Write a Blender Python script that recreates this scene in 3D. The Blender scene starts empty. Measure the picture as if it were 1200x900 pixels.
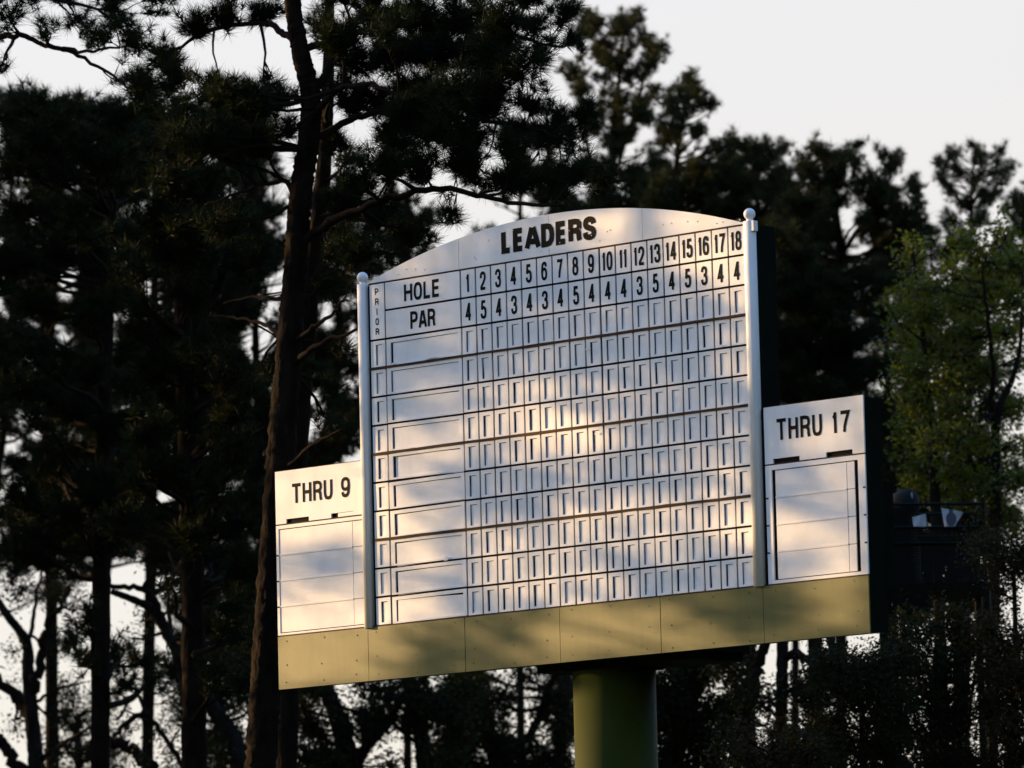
import bpy, math, random
import numpy as np
from mathutils import Vector

rng = np.random.default_rng(7)
random.seed(7)
scene = bpy.context.scene
C = scene.collection
rad = math.radians

# ------------------------------------------------------------------ camera
F = 7000.0                      # focal length in pixels of the 1200 px wide photograph
CAM_Z = 1.7
PITCH, ROLL = rad(7.06), rad(1.39)
cam_data = bpy.data.cameras.new('camera')
cam_data.sensor_width = 36.0
cam_data.lens = F / 1200.0 * 36.0
cam_data.clip_start = 0.5
cam_data.clip_end = 6000.0
cam_data.dof.use_dof = True
cam_data.dof.focus_distance = 58.5
cam_data.dof.aperture_fstop = 2.4
cam = bpy.data.objects.new('camera', cam_data)
C.objects.link(cam)
cp, sp = math.cos(PITCH), math.sin(PITCH)
FW = np.array([0, cp, sp]); UP0 = np.array([0, -sp, cp]); RT0 = np.array([1.0, 0, 0])
cr, sr = math.cos(ROLL), math.sin(ROLL)
RT = cr * RT0 - sr * UP0 * -1 * -1
UP = sr * RT0 + cr * UP0
RT = cr * RT0 - sr * UP0
CAMP = np.array([0, 0, CAM_Z])
from mathutils import Matrix
m = Matrix(((RT[0], UP[0], -FW[0], CAMP[0]), (RT[1], UP[1], -FW[1], CAMP[1]), (RT[2], UP[2], -FW[2], CAMP[2]), (0, 0, 0, 1)))
cam.matrix_world = m
scene.camera = cam

# ------------------------------------------------------------------ sun, sky, exposure
SUN_A = rad(117.0)              # from "towards the camera", turning to the left
SUN_E = rad(12.0)
SUN = np.array([-math.sin(SUN_A) * math.cos(SUN_E), -math.cos(SUN_A) * math.cos(SUN_E), math.sin(SUN_E)])
world = bpy.data.worlds.new('World')
scene.world = world
world.use_nodes = True
wn = world.node_tree
sky = wn.nodes.new('ShaderNodeTexSky')
sky.sky_type = 'NISHITA'
sky.sun_disc = False
sky.sun_elevation = SUN_E
sky.sun_rotation = math.atan2(SUN[0], SUN[1])
sky.air_density = 1.0
sky.dust_density = 1.0
sky.ozone_density = 3.0
bg = wn.nodes['Background']
# pale haze that whitens the whole horizon evenly, all the way round, and thins out overhead
tcw = wn.nodes.new('ShaderNodeTexCoord'); sxyz = wn.nodes.new('ShaderNodeSeparateXYZ'); wn.links.new(tcw.outputs['Generated'], sxyz.inputs[0])
mr = wn.nodes.new('ShaderNodeMapRange'); mr.interpolation_type = 'SMOOTHSTEP'
mr.inputs['From Min'].default_value = 0.16; mr.inputs['From Max'].default_value = 0.55; mr.inputs['To Min'].default_value = 0.9; mr.inputs['To Max'].default_value = 0.0
wn.links.new(sxyz.outputs[2], mr.inputs['Value'])
mxw = wn.nodes.new('ShaderNodeMix'); mxw.data_type = 'RGBA'
wn.links.new(mr.outputs[0], mxw.inputs[0]); wn.links.new(sky.outputs[0], mxw.inputs[6]); hz = wn.nodes.new('ShaderNodeValToRGB')                    # the haze is creamier near the horizon
hz.color_ramp.elements[0].position = 0.03; hz.color_ramp.elements[0].color = (1.85, 1.62, 1.44, 1)
hz.color_ramp.elements[1].position = 0.19; hz.color_ramp.elements[1].color = (1.86, 1.72, 1.62, 1)
wn.links.new(sxyz.outputs[2], hz.inputs[0]); wn.links.new(hz.outputs[0], mxw.inputs[7])
wn.links.new(mxw.outputs[2], bg.inputs[0])
bg.inputs[1].default_value = 0.15
sun_data = bpy.data.lights.new('sun', 'SUN')
sun_data.energy = 3.6
sun_data.angle = rad(0.53)
sun_data.color = (1.0, 0.63, 0.28)
sun = bpy.data.objects.new('sun', sun_data)
C.objects.link(sun)
sun.rotation_euler = Vector(SUN).to_track_quat('Z', 'Y').to_euler()
sun.location = (-40, 60, 40)
vs = scene.view_settings
vs.view_transform = 'Standard'
vs.look = 'None'
vs.exposure = 1.65
vs.gamma = 1.0
scene.cycles.max_bounces = 5
scene.cycles.diffuse_bounces = 3
scene.cycles.glossy_bounces = 2
scene.cycles.transmission_bounces = 2

# ------------------------------------------------------------------ helpers
def at(px, py, depth):
    """world point seen at photograph pixel (px, py), at world y = depth"""
    d = FW + RT * (px - 600) / F - UP * (py - 450) / F
    return CAMP + d * (depth / d[1])

def ppm(depth):
    return F / depth            # pixels per metre

def ground_z(x, y):
    return 0.012 * min(max(y, 0.0), 220.0)

def new_mesh(name, V, faces=None, tris=None, smooth=False):
    me = bpy.data.meshes.new(name)
    if tris is not None:
        V = np.asarray(V, dtype=np.float32); tris = np.asarray(tris, dtype=np.int32)
        n = len(tris); k = tris.shape[1]
        me.vertices.add(len(V)); me.vertices.foreach_set('co', V.ravel())
        me.loops.add(n * k); me.loops.foreach_set('vertex_index', tris.ravel())
        me.polygons.add(n)
        me.polygons.foreach_set('loop_start', np.arange(0, n * k, k, dtype=np.int32))
        if smooth:
            me.polygons.foreach_set('use_smooth', np.ones(n, dtype=bool))
        me.update(calc_edges=True)
        me.validate()
    else:
        me.from_pydata([tuple(map(float, v)) for v in V], [], faces)
        if smooth:
            for p in me.polygons: p.use_smooth = True
        me.update()
    return me

def link(name, me, mat=None, parent=None, loc=None):
    o = bpy.data.objects.new(name, me)
    C.objects.link(o)
    if mat is not None and me is not None and not me.materials:
        me.materials.append(mat)
    if parent is not None: o.parent = parent
    if loc is not None: o.location = loc
    return o

def tag(o, label=None, cat=None, group=None, kind=None):
    if label: o['label'] = label
    if cat: o['category'] = cat
    if group: o['group'] = group
    if kind: o['kind'] = kind
    return o

class MB:
    """collects solid shapes for one mesh"""
    def __init__(s): s.v = []; s.f = []
    def add(s, V, Fc):
        b = len(s.v); s.v += [tuple(map(float, q)) for q in V]; s.f += [tuple(i + b for i in f) for f in Fc]
        return s
    def box(s, x0, x1, y0, y1, z0, z1):
        V = [(x0,y0,z0),(x1,y0,z0),(x1,y1,z0),(x0,y1,z0),(x0,y0,z1),(x1,y0,z1),(x1,y1,z1),(x0,y1,z1)]
        return s.add(V, [(0,3,2,1),(4,5,6,7),(0,1,5,4),(1,2,6,5),(2,3,7,6),(3,0,4,7)])
    def prism(s, poly, y0, y1):
        """poly: (x, z) points anticlockwise seen from -y (the front at y0)"""
        n = len(poly)
        V = [(x, y0, z) for x, z in poly] + [(x, y1, z) for x, z in poly]
        Fc = [tuple(range(n)), tuple(range(2*n - 1, n - 1, -1))]
        Fc += [(i, i + n, (i + 1) % n + n, (i + 1) % n) for i in range(n)]
        return s.add(V, Fc)
    def tube(s, pts, rs, n=10, cap=True, rough=0.0):
        pts = [np.array(p, float) for p in pts]
        if not hasattr(rs, '__len__'): rs = [rs] * len(pts)
        b = len(s.v); ref = None
        for i, p in enumerate(pts):
            d = pts[min(i + 1, len(pts) - 1)] - pts[max(i - 1, 0)]
            d /= np.linalg.norm(d) + 1e-9
            if ref is None:
                ref = np.array([0, 0, 1.0]) if abs(d[2]) < .9 else np.array([1.0, 0, 0])
            a = np.cross(d, ref); a /= np.linalg.norm(a); c = np.cross(d, a); ref = -np.cross(d, a) if False else np.cross(a, d)
            for k in range(n):
                t = 2 * math.pi * k / n
                rr = rs[i] * (1 + rough * random.gauss(0, 1)) if rough else rs[i]
                s.v.append(tuple(p + rr * (math.cos(t) * a + math.sin(t) * c)))
        for i in range(len(pts) - 1):
            for k in range(n):
                s.f.append((b+i*n+k, b+i*n+(k+1)%n, b+(i+1)*n+(k+1)%n, b+(i+1)*n+k))
        if cap:
            s.f.append(tuple(b + k for k in range(n - 1, -1, -1)))
            s.f.append(tuple(b + (len(pts)-1)*n + k for k in range(n)))
        return s
    def bar(s, p, q, r, n=6): return s.tube([p, q], [r, r], n)
    def sphere(s, c, r, n=16, mm=10):
        V = [(c[0], c[1], c[2] - r)]
        for i in range(1, mm):
            t = math.pi * i / mm - math.pi / 2
            for k in range(n):
                a = 2*math.pi*k/n
                V.append((c[0] + r*math.cos(t)*math.cos(a), c[1] + r*math.cos(t)*math.sin(a), c[2] + r*math.sin(t)))
        V.append((c[0], c[1], c[2] + r))
        Fc = [(0, 1 + (k+1) % n, 1 + k) for k in range(n)]
        for i in range(mm - 2):
            for k in range(n):
                Fc.append((1+i*n+k, 1+i*n+(k+1)%n, 1+(i+1)*n+(k+1)%n, 1+(i+1)*n+k))
        Fc += [(len(V)-1, 1+(mm-2)*n+k, 1+(mm-2)*n+(k+1)%n) for k in range(n)]
        return s.add(V, Fc)
    def build(s, name, mat, parent=None, smooth=False, loc=None, rot=None):
        me = new_mesh(name, s.v, s.f, smooth=smooth)
        o = link(name, me, mat, parent, loc)
        if rot: o.rotation_euler = rot
        return o

# ------------------------------------------------------------------ materials
def material(name, base, rough=.5, var=.0, vscale=8.0, bump=0.0, bscale=20.0, spec=.5, dark=None, stretch=(1,1,1), translucent=0.0, bdist=.01):
    mt = bpy.data.materials.new(name); mt.use_nodes = True
    nt = mt.node_tree; b = nt.nodes['Principled BSDF']
    b.inputs['Base Color'].default_value = (*base, 1)
    b.inputs['Roughness'].default_value = rough
    b.inputs['Specular IOR Level'].default_value = spec
    tc = nt.nodes.new('ShaderNodeTexCoord'); mp = nt.nodes.new('ShaderNodeMapping')
    nt.links.new(tc.outputs['Object'], mp.inputs[0]); mp.inputs['Scale'].default_value = stretch
    if var > 0 or dark:
        nz = nt.nodes.new('ShaderNodeTexNoise'); nz.inputs['Scale'].default_value = vscale; nz.inputs['Detail'].default_value = 6
        nt.links.new(mp.outputs[0], nz.inputs['Vector'])
        rp = nt.nodes.new('ShaderNodeValToRGB')
        lo = dark if dark else tuple(c * (1 - var) for c in base)
        rp.color_ramp.elements[0].position = .32; rp.color_ramp.elements[0].color = (*lo, 1)
        rp.color_ramp.elements[1].position = .62; rp.color_ramp.elements[1].color = (*base, 1)
        nt.links.new(nz.outputs['Fac'], rp.inputs[0]); nt.links.new(rp.outputs[0], b.inputs['Base Color'])
    if bump > 0:
        n2 = nt.nodes.new('ShaderNodeTexNoise'); n2.inputs['Scale'].default_value = bscale; n2.inputs['Detail'].default_value = 5
        nt.links.new(mp.outputs[0], n2.inputs['Vector'])
        bp = nt.nodes.new('ShaderNodeBump'); bp.inputs['Strength'].default_value = bump; bp.inputs['Distance'].default_value = bdist
        nt.links.new(n2.outputs['Fac'], bp.inputs['Height']); nt.links.new(bp.outputs[0], b.inputs['Normal'])
    if translucent > 0:
        tr = nt.nodes.new('ShaderNodeBsdfTranslucent'); tr.inputs[0].default_value = (base[0]*1.5, base[1]*1.5, base[2]*.6, 1)
        mx = nt.nodes.new('ShaderNodeMixShader'); mx.inputs[0].default_value = translucent
        out = nt.nodes['Material Output']
        nt.links.new(b.outputs[0], mx.inputs[1]); nt.links.new(tr.outputs[0], mx.inputs[2]); nt.links.new(mx.outputs[0], out.inputs[0])
    return mt

M = {
 'white': material('white_paint', (.86,.855,.85), .48, dark=(.74,.73,.71), vscale=3.5, bump=.05, bscale=7, stretch=(1,1,.35)),
 'white_insert': material('white_insert_paint', (.85,.845,.84), .5, dark=(.77,.765,.75), vscale=6, bump=.04, bscale=9),
 'wood': material('weathered_brown_wood', (.075,.036,.018), .75, spec=.15, dark=(.010,.007,.005), vscale=7, stretch=(.6,4,8), bump=.4, bscale=25),
 'backing': material('dark_backing', (.010,.007,.006), .9, var=.4, spec=.1),
 'black': material('black_vinyl', (.007,.0066,.006), .7, var=.2, spec=.05),
 'green': material('olive_green_paint', (.092,.096,.005), .48, spec=.65, dark=(.078,.084,.004), vscale=2.2, bump=.06, bscale=30, stretch=(6,1,.5)),
 'dark_green': material('dark_green_paint', (.003,.007,.004), .8, var=.3, spec=.06),
 'pole': material('pole_green_paint', (.034,.042,.004), .65, spec=.08, dark=(.027,.034,.003), vscale=2, bump=.05),
 'screw': material('screw_metal', (.05,.04,.03), .5),
 'bark': material('pine_bark', (.015,.010,.007), .9, dark=(.005,.004,.0035), vscale=9, stretch=(1,1,.28), bump=1.0, bscale=14, spec=.03, bdist=.04),
 'bark_grey': material('grey_bark', (.018,.015,.013), .9, dark=(.007,.006,.006), vscale=7, stretch=(1,1,.4), bump=.8, bscale=16, spec=.03, bdist=.03),
 'twig': material('twig_bark', (.016,.011,.009), .9, spec=.03, var=.3),
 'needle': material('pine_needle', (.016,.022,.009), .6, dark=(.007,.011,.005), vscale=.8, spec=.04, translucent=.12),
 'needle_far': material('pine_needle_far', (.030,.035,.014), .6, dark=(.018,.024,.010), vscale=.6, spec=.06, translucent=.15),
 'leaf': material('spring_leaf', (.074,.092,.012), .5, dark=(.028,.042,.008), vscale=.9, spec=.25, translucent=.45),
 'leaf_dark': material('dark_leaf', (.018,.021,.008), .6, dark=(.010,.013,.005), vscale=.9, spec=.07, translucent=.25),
 'leaf_brown': material('bronze_leaf', (.034,.026,.010), .55, dark=(.018,.017,.008), vscale=.7, spec=.07, translucent=.25),
 'grass': material('grass_ground', (.05,.08,.025), .9, var=.4, vscale=.3, bump=.3, bscale=3),
 'cloth': material('white_cloth', (.42,.45,.5), .8, var=.15, vscale=4),
 'emblem': material('emblem_print', (.05,.06,.09), .8),
 'metal_dark': material('dark_metal', (.004,.007,.006), .6, var=.3, spec=.08),
 'tarp': material('dark_tarp', (.005,.008,.008), .7, var=.3, vscale=3, spec=.1),
}

# ------------------------------------------------------------------ ground
gx = np.concatenate([np.linspace(-1500, -150, 8), np.linspace(-130, 130, 27), np.linspace(150, 1500, 8)])
gy = np.concatenate([np.linspace(-300, -20, 5), np.linspace(-10, 240, 26), np.linspace(280, 3500, 10)])
V = [(x, y, ground_z(x, y) + (0.12 * math.sin(x*.13) * math.cos(y*.11) if abs(x) < 140 and 0 < y < 230 else 0)) for y in gy for x in gx]
nx = len(gx)
Fc = [(j*nx+i, j*nx+i+1, (j+1)*nx+i+1, (j+1)*nx+i) for j in range(len(gy)-1) for i in range(nx-1)]
tag(link('ground', new_mesh('ground', V, Fc, smooth=True), M['grass']), kind='structure')

# ------------------------------------------------------------------ scoreboard
YAW = rad(43.3)
BX, BY = -0.4839, 58.0277           # where u = 0 stands
EU = np.array([math.cos(YAW), -math.sin(YAW), 0]); EN = np.array([-math.sin(YAW), -math.cos(YAW), 0])
BO = np.array([BX, BY, CAM_Z])
def board_point(u, v, w=0.0): return BO + u * EU + np.array([0, 0, v]) + w * EN
def uv(px, py):
    """photograph pixel -> (u, v) on the front plane of the board"""
    d = FW + RT * (px - 600) / F - UP * (py - 450) / F
    t = np.dot(board_point(0, 0) - CAMP, EN) / np.dot(d, EN)
    p = CAMP + d * t - BO
    return float(np.dot(p, EU)), float(p[2])

POLE_U, POLE_W, POLE_R = 1.22, -0.55, 0.40
POLE_U = 0.0
# axis of the pole: left tangent seen at px 671, y 840
def solve_pole():
    lo, hi = -2.0, 4.0
    for _ in range(50):
        mid = (lo + hi) / 2
        c = board_point(mid, 4.0, POLE_W)
        d = c - CAMP
        ex = np.array([d[1], -d[0], 0]); ex /= np.linalg.norm(ex)
        q = c - ex * POLE_R - CAMP
        xx = np.dot(q, RT) / np.dot(q, FW) * F + 600
        if xx < 672: lo = mid
        else: hi = mid
    return mid
POLE_U = solve_pole()
pb = board_point(POLE_U, 0, POLE_W)
PB = np.array([pb[0], pb[1], ground_z(pb[0], pb[1])])
board = bpy.data.objects.new('scoreboard', None); C.objects.link(board)
board.location = PB; board.rotation_euler = (0, 0, -YAW)
tag(board, 'white golf leaders scoreboard with two side wings on a green pole', 'scoreboard')
OX, OY, OZ = POLE_U, POLE_W, PB[2] - CAM_Z
def LU(u): return u - OX
def LW(w): return OY - w              # local y, larger is further back
def LV(v): return v - OZ
def bbox(mb, u0, u1, w0, w1, v0, v1):
    return mb.box(LU(u0), LU(u1), LW(max(w0, w1)), LW(min(w0, w1)), LV(v0), LV(v1))
def bpoly(mb, pts, w0, w1):
    return mb.prism([(LU(u), LV(v)) for u, v in pts], LW(max(w0, w1)), LW(min(w0, w1)))

HV, SKV, BTV, WTV, DVV = 8.327, 4.914, 4.379, 6.575, 6.036
UL, UR, UPL, UPR = -2.647, 5.092, -1.426, 3.851
G0, N0 = -1.262, -1.044
ROWH = (HV - SKV) / 12.0
GAP = 0.021
def colu(k): return k * 0.2055 + (0.006 if k >= 9 else 0)

# carcass behind the boards
mb = MB(); bbox(mb, UPL + .02, UPR - .02, -.034, -.30, SKV + .01, HV - .012)
mb.build('carcass', M['dark_green'], board)
mb = MB(); bbox(mb, G0 - .02, colu(18) + .03, -.018, -.0335, SKV + .012, HV + .01)
mb.build('backing_board', M['backing'], board)
for (a, b_) in ((UL + .012, UPL + .01), (UPR - .01, UR - .012)):
    mb = MB(); bbox(mb, a, b_, -.030, -.28, BTV + .02, WTV - .015); mb.build('wing_carcass', M['dark_green'], board)
    mb = MB(); bbox(mb, a - .004, b_ - .004 if b_ > 3 else b_, -.0165, -.0295, SKV + .005, WTV - .012); mb.build('wing_backing', M['backing'], board)
mb = MB(); bbox(mb, UPL + .012, UPR - .012, -.026, -.30, BTV + .02, SKV + .005); mb.build('skirt_carcass', M['dark_green'], board)
# catwalk and pole
mb = MB(); bbox(mb, POLE_U - .9, POLE_U + 1.3, -.31, -1.05, BTV + .03, BTV + .12)
for k in range(4):
    u = POLE_U - .8 + k * .65; bbox(mb, u, u + .07, -.32, -1.04, BTV - .05, BTV + .028)
bbox(mb, POLE_U - .75, POLE_U + 1.1, -.325, -1.03, BTV - .046, BTV + .025)
mb.build('catwalk', M['dark_green'], board)
mb = MB(); mb.tube([(0, 0, -.3), (0, 0, LV(BTV) - .075)], POLE_R, 48); o = mb.build('pole', M['pole'], board, smooth=True)
mb = MB(); bbox(mb, POLE_U - .38, POLE_U + .38, POLE_W + .3, POLE_W - .3, BTV - .074, BTV - .052); mb.build('mounting_plate', M['dark_green'], board)

# arched header in four panels
arch_px = [(433,330),(475,307.5),(537.5,279),(600,260),(642.5,251),(700,244.7),(752.5,244.5),(800,248),(837.5,253.7),(870,260.5)]
A = np.array([uv(*p) for p in arch_px])
MM = np.c_[2*A[:,0], 2*A[:,1], np.ones(len(A))]; sol = np.linalg.lstsq(MM, (A**2).sum(1), rcond=None)[0]
ac = sol[:2]; ar = math.sqrt(sol[2] + ac @ ac)
def arch_v(u): return max(ac[1] + math.sqrt(max(ar*ar - (u - ac[0])**2, 0)), HV + .012)
seams = [G0 - .03, uv(537.5, 300)[0], uv(643, 270)[0], uv(752.5, 260)[0], UPR - .09]
for i in range(4):
    a, b_ = seams[i] + .0025, seams[i+1] - .0025
    us = np.linspace(b_, a, 14)
    poly = [(a, HV + .008), (b_, HV + .008)] + [(u, arch_v(u)) for u in us]
    mb = MB(); bpoly(mb, poly, 0.0, -.016); hp = mb.build('header_panel', M['white'], board)
    mb = MB()                                                     # brown edge of the sheet behind
    poly = [(a, HV + .010), (b_, HV + .010)] + [(u, arch_v(u) - .004) for u in us]
    bpoly(mb, poly, -.0165, -.05); mb.build('header_edge', M['wood'], hp)
    mb = MB()
    for q in range(7):
        u = random.uniform(a + .08, b_ - .08); v = HV + .05 + random.random() * max(arch_v(u) - HV - .12, .01)
        mb.tube([(LU(u), LW(.0), LV(v)), (LU(u), LW(.005), LV(v))], [.008, .005], 6)
    tag(mb.build('screw_heads', M['white_insert'], hp), kind='stuff')

# cells -----------------------------------------------------------
def ring(mb, x0, x1, z0, z1, hx0, hx1, hz0, hz1, y0, y1):
    o = [(x0,z0),(x1,z0),(x1,z1),(x0,z1)]; h = [(hx0,hz0),(hx1,hz0),(hx1,hz1),(hx0,hz1)]
    V = [(x,y0,z) for x,z in o] + [(x,y0,z) for x,z in h] + [(x,y1,z) for x,z in o] + [(x,y1,z) for x,z in h]
    Fc = []
    for i in range(4):
        j = (i+1) % 4
        Fc += [(i,j,4+j,4+i), (8+j,8+i,12+i,12+j), (i,8+i,8+j,j), (4+i,4+j,12+j,12+i)]
    return mb.add(V, Fc)
def cell_mesh(name, w, h, ha, hb, hc, hd, t=.012):
    mb = MB(); ring(mb, -w/2, w/2, -h/2, h/2, -w/2 + w*ha, -w/2 + w*hb, -h/2 + h*hc, -h/2 + h*hd, -t, 0)
    me = new_mesh(name, mb.v, mb.f); me.materials.append(M['white']); return me
def insert_mesh(name, w, h):
    mb = MB(); mb.box(-w/2, w/2, 0, .004, -h/2, h/2)
    me = new_mesh(name, mb.v, mb.f); me.materials.append(M['white_insert']); return me
CW, CH = .2055 - GAP, ROWH - GAP
score_me = cell_mesh('score_cell', CW, CH, .27, .78, .08, .86)
score_in = insert_mesh('score_slot', CW * .60, CH * .84)
PW = N0 - G0 - GAP
prior_me = cell_mesh('prior_cell', PW, CH, .34, .80, .08, .86)
prior_in = insert_mesh('prior_slot', PW * .56, CH * .84)
NW = -N0 - GAP
name_me = cell_mesh('name_cell', NW, CH, .055, .955, .07, .87)
name_in = insert_mesh('name_slot', NW * .915, CH * .86)
plate_mb = MB().box(-CW/2, CW/2, -.012, 0, -CH/2, CH/2)
plate_me = new_mesh('number_plate', plate_mb.v, plate_mb.f); plate_me.materials.append(M['white'])

def place_cell(me, ins, u, v, hole_c, gap, name, iname):
    tilt = random.gauss(0, .004)
    c = link(name, me, None, board, (LU(u), LW(-.012) + random.gauss(0, .0009), LV(v)))
    c.location.y = LW(-.0125) + random.uniform(-.0012, .0012)
    c.rotation_euler = (random.gauss(0, .006), tilt, random.gauss(0, .005))
    # the card sits behind the cut-out; a gap stays open along its left edge
    i = link(iname, ins, None, c, (hole_c + gap + random.uniform(-.006, .007), -.0024, -CH * .06 - .0045))
    i.rotation_euler = (0, random.gauss(0, .013), random.gauss(0, .008))
    return c

def row_v(r): return HV - (r + .5) * ROWH
for r in range(2, 12):
    for k in range(18):
        place_cell(score_me, score_in, colu(k) + .10275, row_v(r), CW * .025, .0165 + CW*.045, 'score_cell', 'score_slot')
    place_cell(prior_me, prior_in, (G0 + N0)/2, row_v(r), PW * .07, .016 + PW*.05, 'prior_cell', 'prior_slot')
    place_cell(name_me, name_in, N0/2, row_v(r), NW * .005, .019 + NW*.0075, 'name_cell', 'name_slot')

# lettering --------------------------------------------------------
def smooth_line(P, n=6, closed=False):
    P = [np.array(p, float) for p in P]; out = []
    N = len(P); rngk = range(N if closed else N - 1)
    for i in rngk:
        if closed: p0, p1, p2, p3 = P[i-1], P[i], P[(i+1) % N], P[(i+2) % N]
        else: p0, p1, p2, p3 = P[max(i-1, 0)], P[i], P[i+1], P[min(i+2, N-1)]
        for k in range(n):
            t = k / n
            out.append(.5*((2*p1) + (-p0+p2)*t + (2*p0-5*p1+4*p2-p3)*t*t + (-p0+3*p1-3*p2+p3)*t**3))
    if not closed: out.append(P[-1])
    return out
def oval(cx, cy, rx, ry, n=28, e=2.5):
    o = []
    for k in range(n):
        a = 2*math.pi*k/n; c, s_ = math.cos(a), math.sin(a)
        o.append(np.array([cx + rx*math.copysign(abs(c)**(2/e), c), cy + ry*math.copysign(abs(s_)**(2/e), s_)]))
    return o
# strokes in a unit box of centre lines: (points, smooth, closed)
GL = {
 'L': [([(0,1.06),(0,0),(1.05,0)],0,0)], 'E': [([(1.05,1),(0,1),(0,0),(1.05,0)],0,0), ([(0,.52),(.98,.52)],0,0)],
 'A': [([(-.10,-.07),(.42,1.07)],0,0), ([(1.10,-.07),(.58,1.07)],0,0), ([(.2,.27),(.8,.27)],0,0)],
 'D': [([(0,0),(0,1),(.4,1),(.72,.95),(.93,.78),(1,.5),(.93,.22),(.72,.05),(.4,0)],0,1)],
 'R': [([(0,-.07),(0,1),(.55,1),(.85,.96),(1,.84),(1,.66),(.85,.53),(.55,.49),(0,.49)],0,0), ([(.5,.49),(.8,.44),(.93,.33),(.95,.1),(1.03,-.07)],0,0)],
 'P': [([(0,-.07),(0,1),(.55,1),(.85,.96),(1,.83),(1,.63),(.85,.5),(.55,.45),(0,.45)],0,0)],
 'S': [([(1,.73),(.9,.92),(.5,1),(.12,.93),(.03,.76),(.14,.61),(.5,.51),(.87,.41),(1,.25),(.9,.08),(.5,0),(.08,.08),(-.02,.29)],1,0)],
 'H': [([(0,-.07),(0,1.07)],0,0), ([(1,-.07),(1,1.07)],0,0), ([(0,.52),(1,.52)],0,0)],
 'O': [('oval', .5,.5,.5,.5)], 'I': [([(.5,-.07),(.5,1.07)],0,0)], 'T': [([(-.15,1),(1.15,1)],0,0), ([(.5,1),(.5,-.07)],0,0)],
 'U': [([(0,1.07),(0,.35),(.05,.16),(.2,.03),(.5,-.01),(.8,.03),(.95,.16),(1,.35),(1,1.07)],0,0)],
 '0': [('oval', .5,.5,.5,.5)],
 '1': [([(.62,-.07),(.62,1.06)],0,0), ([(.02,.76),(.4,.82),(.62,1.02)],0,0)],
 '2': [([(0,.68),(.1,.92),(.5,1),(.9,.92),(1,.73),(.88,.54),(.45,.29),(.12,.12),(.02,-.02)],1,0), ([(-.1,0),(1.08,0)],0,0)],
 '3': [([(.0,.74),(.12,.94),(.5,1),(.88,.93),(.95,.76),(.82,.58),(.4,.535)],1,0), ([(.4,.535),(.87,.48),(1,.27),(.9,.07),(.5,0),(.1,.07),(-.02,.28)],1,0)],
 '4': [([(.72,-.07),(.72,1.07)],0,0), ([(.66,1.0),(.02,.26),(1.14,.26)],0,0)],
 '5': [([(.95,1),(.2,1),(.09,.5)],0,0), ([(.09,.49),(.28,.6),(.55,.63),(.9,.54),(1,.32),(.9,.07),(.5,0),(.1,.07),(-.02,.26)],1,0)],
 '6': [('oval', .5,.31,.5,.31), ([(.97,.77),(.85,.95),(.5,1),(.14,.89),(.0,.55),(0,.3)],1,0)],
 '7': [([(-.08,1),(1,1),(.68,.6),(.45,.25),(.38,-.07)],0,0)],
 '8': [('oval', .5,.265,.5,.265), ('oval', .5,.77,.43,.23)],
 '9': [('oval', .5,.69,.5,.31), ([(.03,.23),(.15,.05),(.5,0),(.86,.11),(1,.45),(1,.7)],1,0)],
}
def glyph(mb, ch, x, z, w, h, t, y, sx=1.0):
    """centre-line strokes of thickness t (times sx across) inside the box x..x+w, z..z+h"""
    tx = t * sx
    def mp(p): return np.array([x + tx/2 + p[0]*(w - tx), z + t/2 + p[1]*(h - t)])
    lay = 0
    for st in GL[ch]:
        if st[0] == 'oval': pts = oval(*st[1:]); closed = True
        else:
            pts, sm, closed = st
            pts = smooth_line(pts) if sm else [np.array(p, float) for p in pts]
        P = [mp(p) for p in pts]; N = len(P); L = []
        for i in range(N):
            a = P[i-1] if (i > 0 or closed) else None; b_ = P[(i+1) % N] if (i < N-1 or closed) else None
            d1 = (P[i]-a) if a is not None else None; d2 = (b_-P[i]) if b_ is not None else None
            if d1 is None: d1 = d2
            if d2 is None: d2 = d1
            d1 = d1/(np.linalg.norm(d1)+1e-9); d2 = d2/(np.linalg.norm(d2)+1e-9)
            n1 = np.array([-d1[1], d1[0]]); n2 = np.array([-d2[1], d2[0]])
            mm_ = n1 + n2; mm_ /= np.linalg.norm(mm_) + 1e-9
            k = 1 / max(np.dot(mm_, n1), .45)
            L.append((P[i] + mm_*k*t/2*np.array([sx,1]), P[i] - mm_*k*t/2*np.array([sx,1])))
        yy = y - lay * .0004; lay += 1
        V = [(q[0], yy, q[1]) for pr in L for q in pr]
        Fc = [(2*i, 2*i+1, 2*((i+1) % N)+1, 2*((i+1) % N)) for i in range(N if closed else N-1)]
        mb.add(V, Fc)
GCACHE = {}
def write(s, parent, cx, cz, w, h, t, gaps=.12, widths=None, sx=1.0, y=-.0145, name='letter', yoff=0.0):
    """text centred on (cx, cz) of the parent, total width w, height h, one object per character"""
    rel = [(widths or {}).get(c, {'I':.35,'1':.62,' ':.62,'L':.86,'E':.9}.get(c, 1.0)) for c in s]
    tot = sum(rel) + gaps * (len(s) - 1); k = w / tot; x = -w/2
    for c, r_ in zip(s, rel):
        if c != ' ':
            key = (c, round(r_*k, 5), round(h, 5), round(t, 5), sx, y)
            if key not in GCACHE:
                mb = MB(); glyph(mb, c, -r_*k/2, -h/2, r_*k, h, t, y, sx)
                me = new_mesh(name, mb.v, mb.f); me.materials.append(M['black']); GCACHE[key] = me
            link(name, GCACHE[key], None, parent, (cx + x + r_*k/2, yoff, cz))
        x += (r_ + gaps) * k

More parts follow.
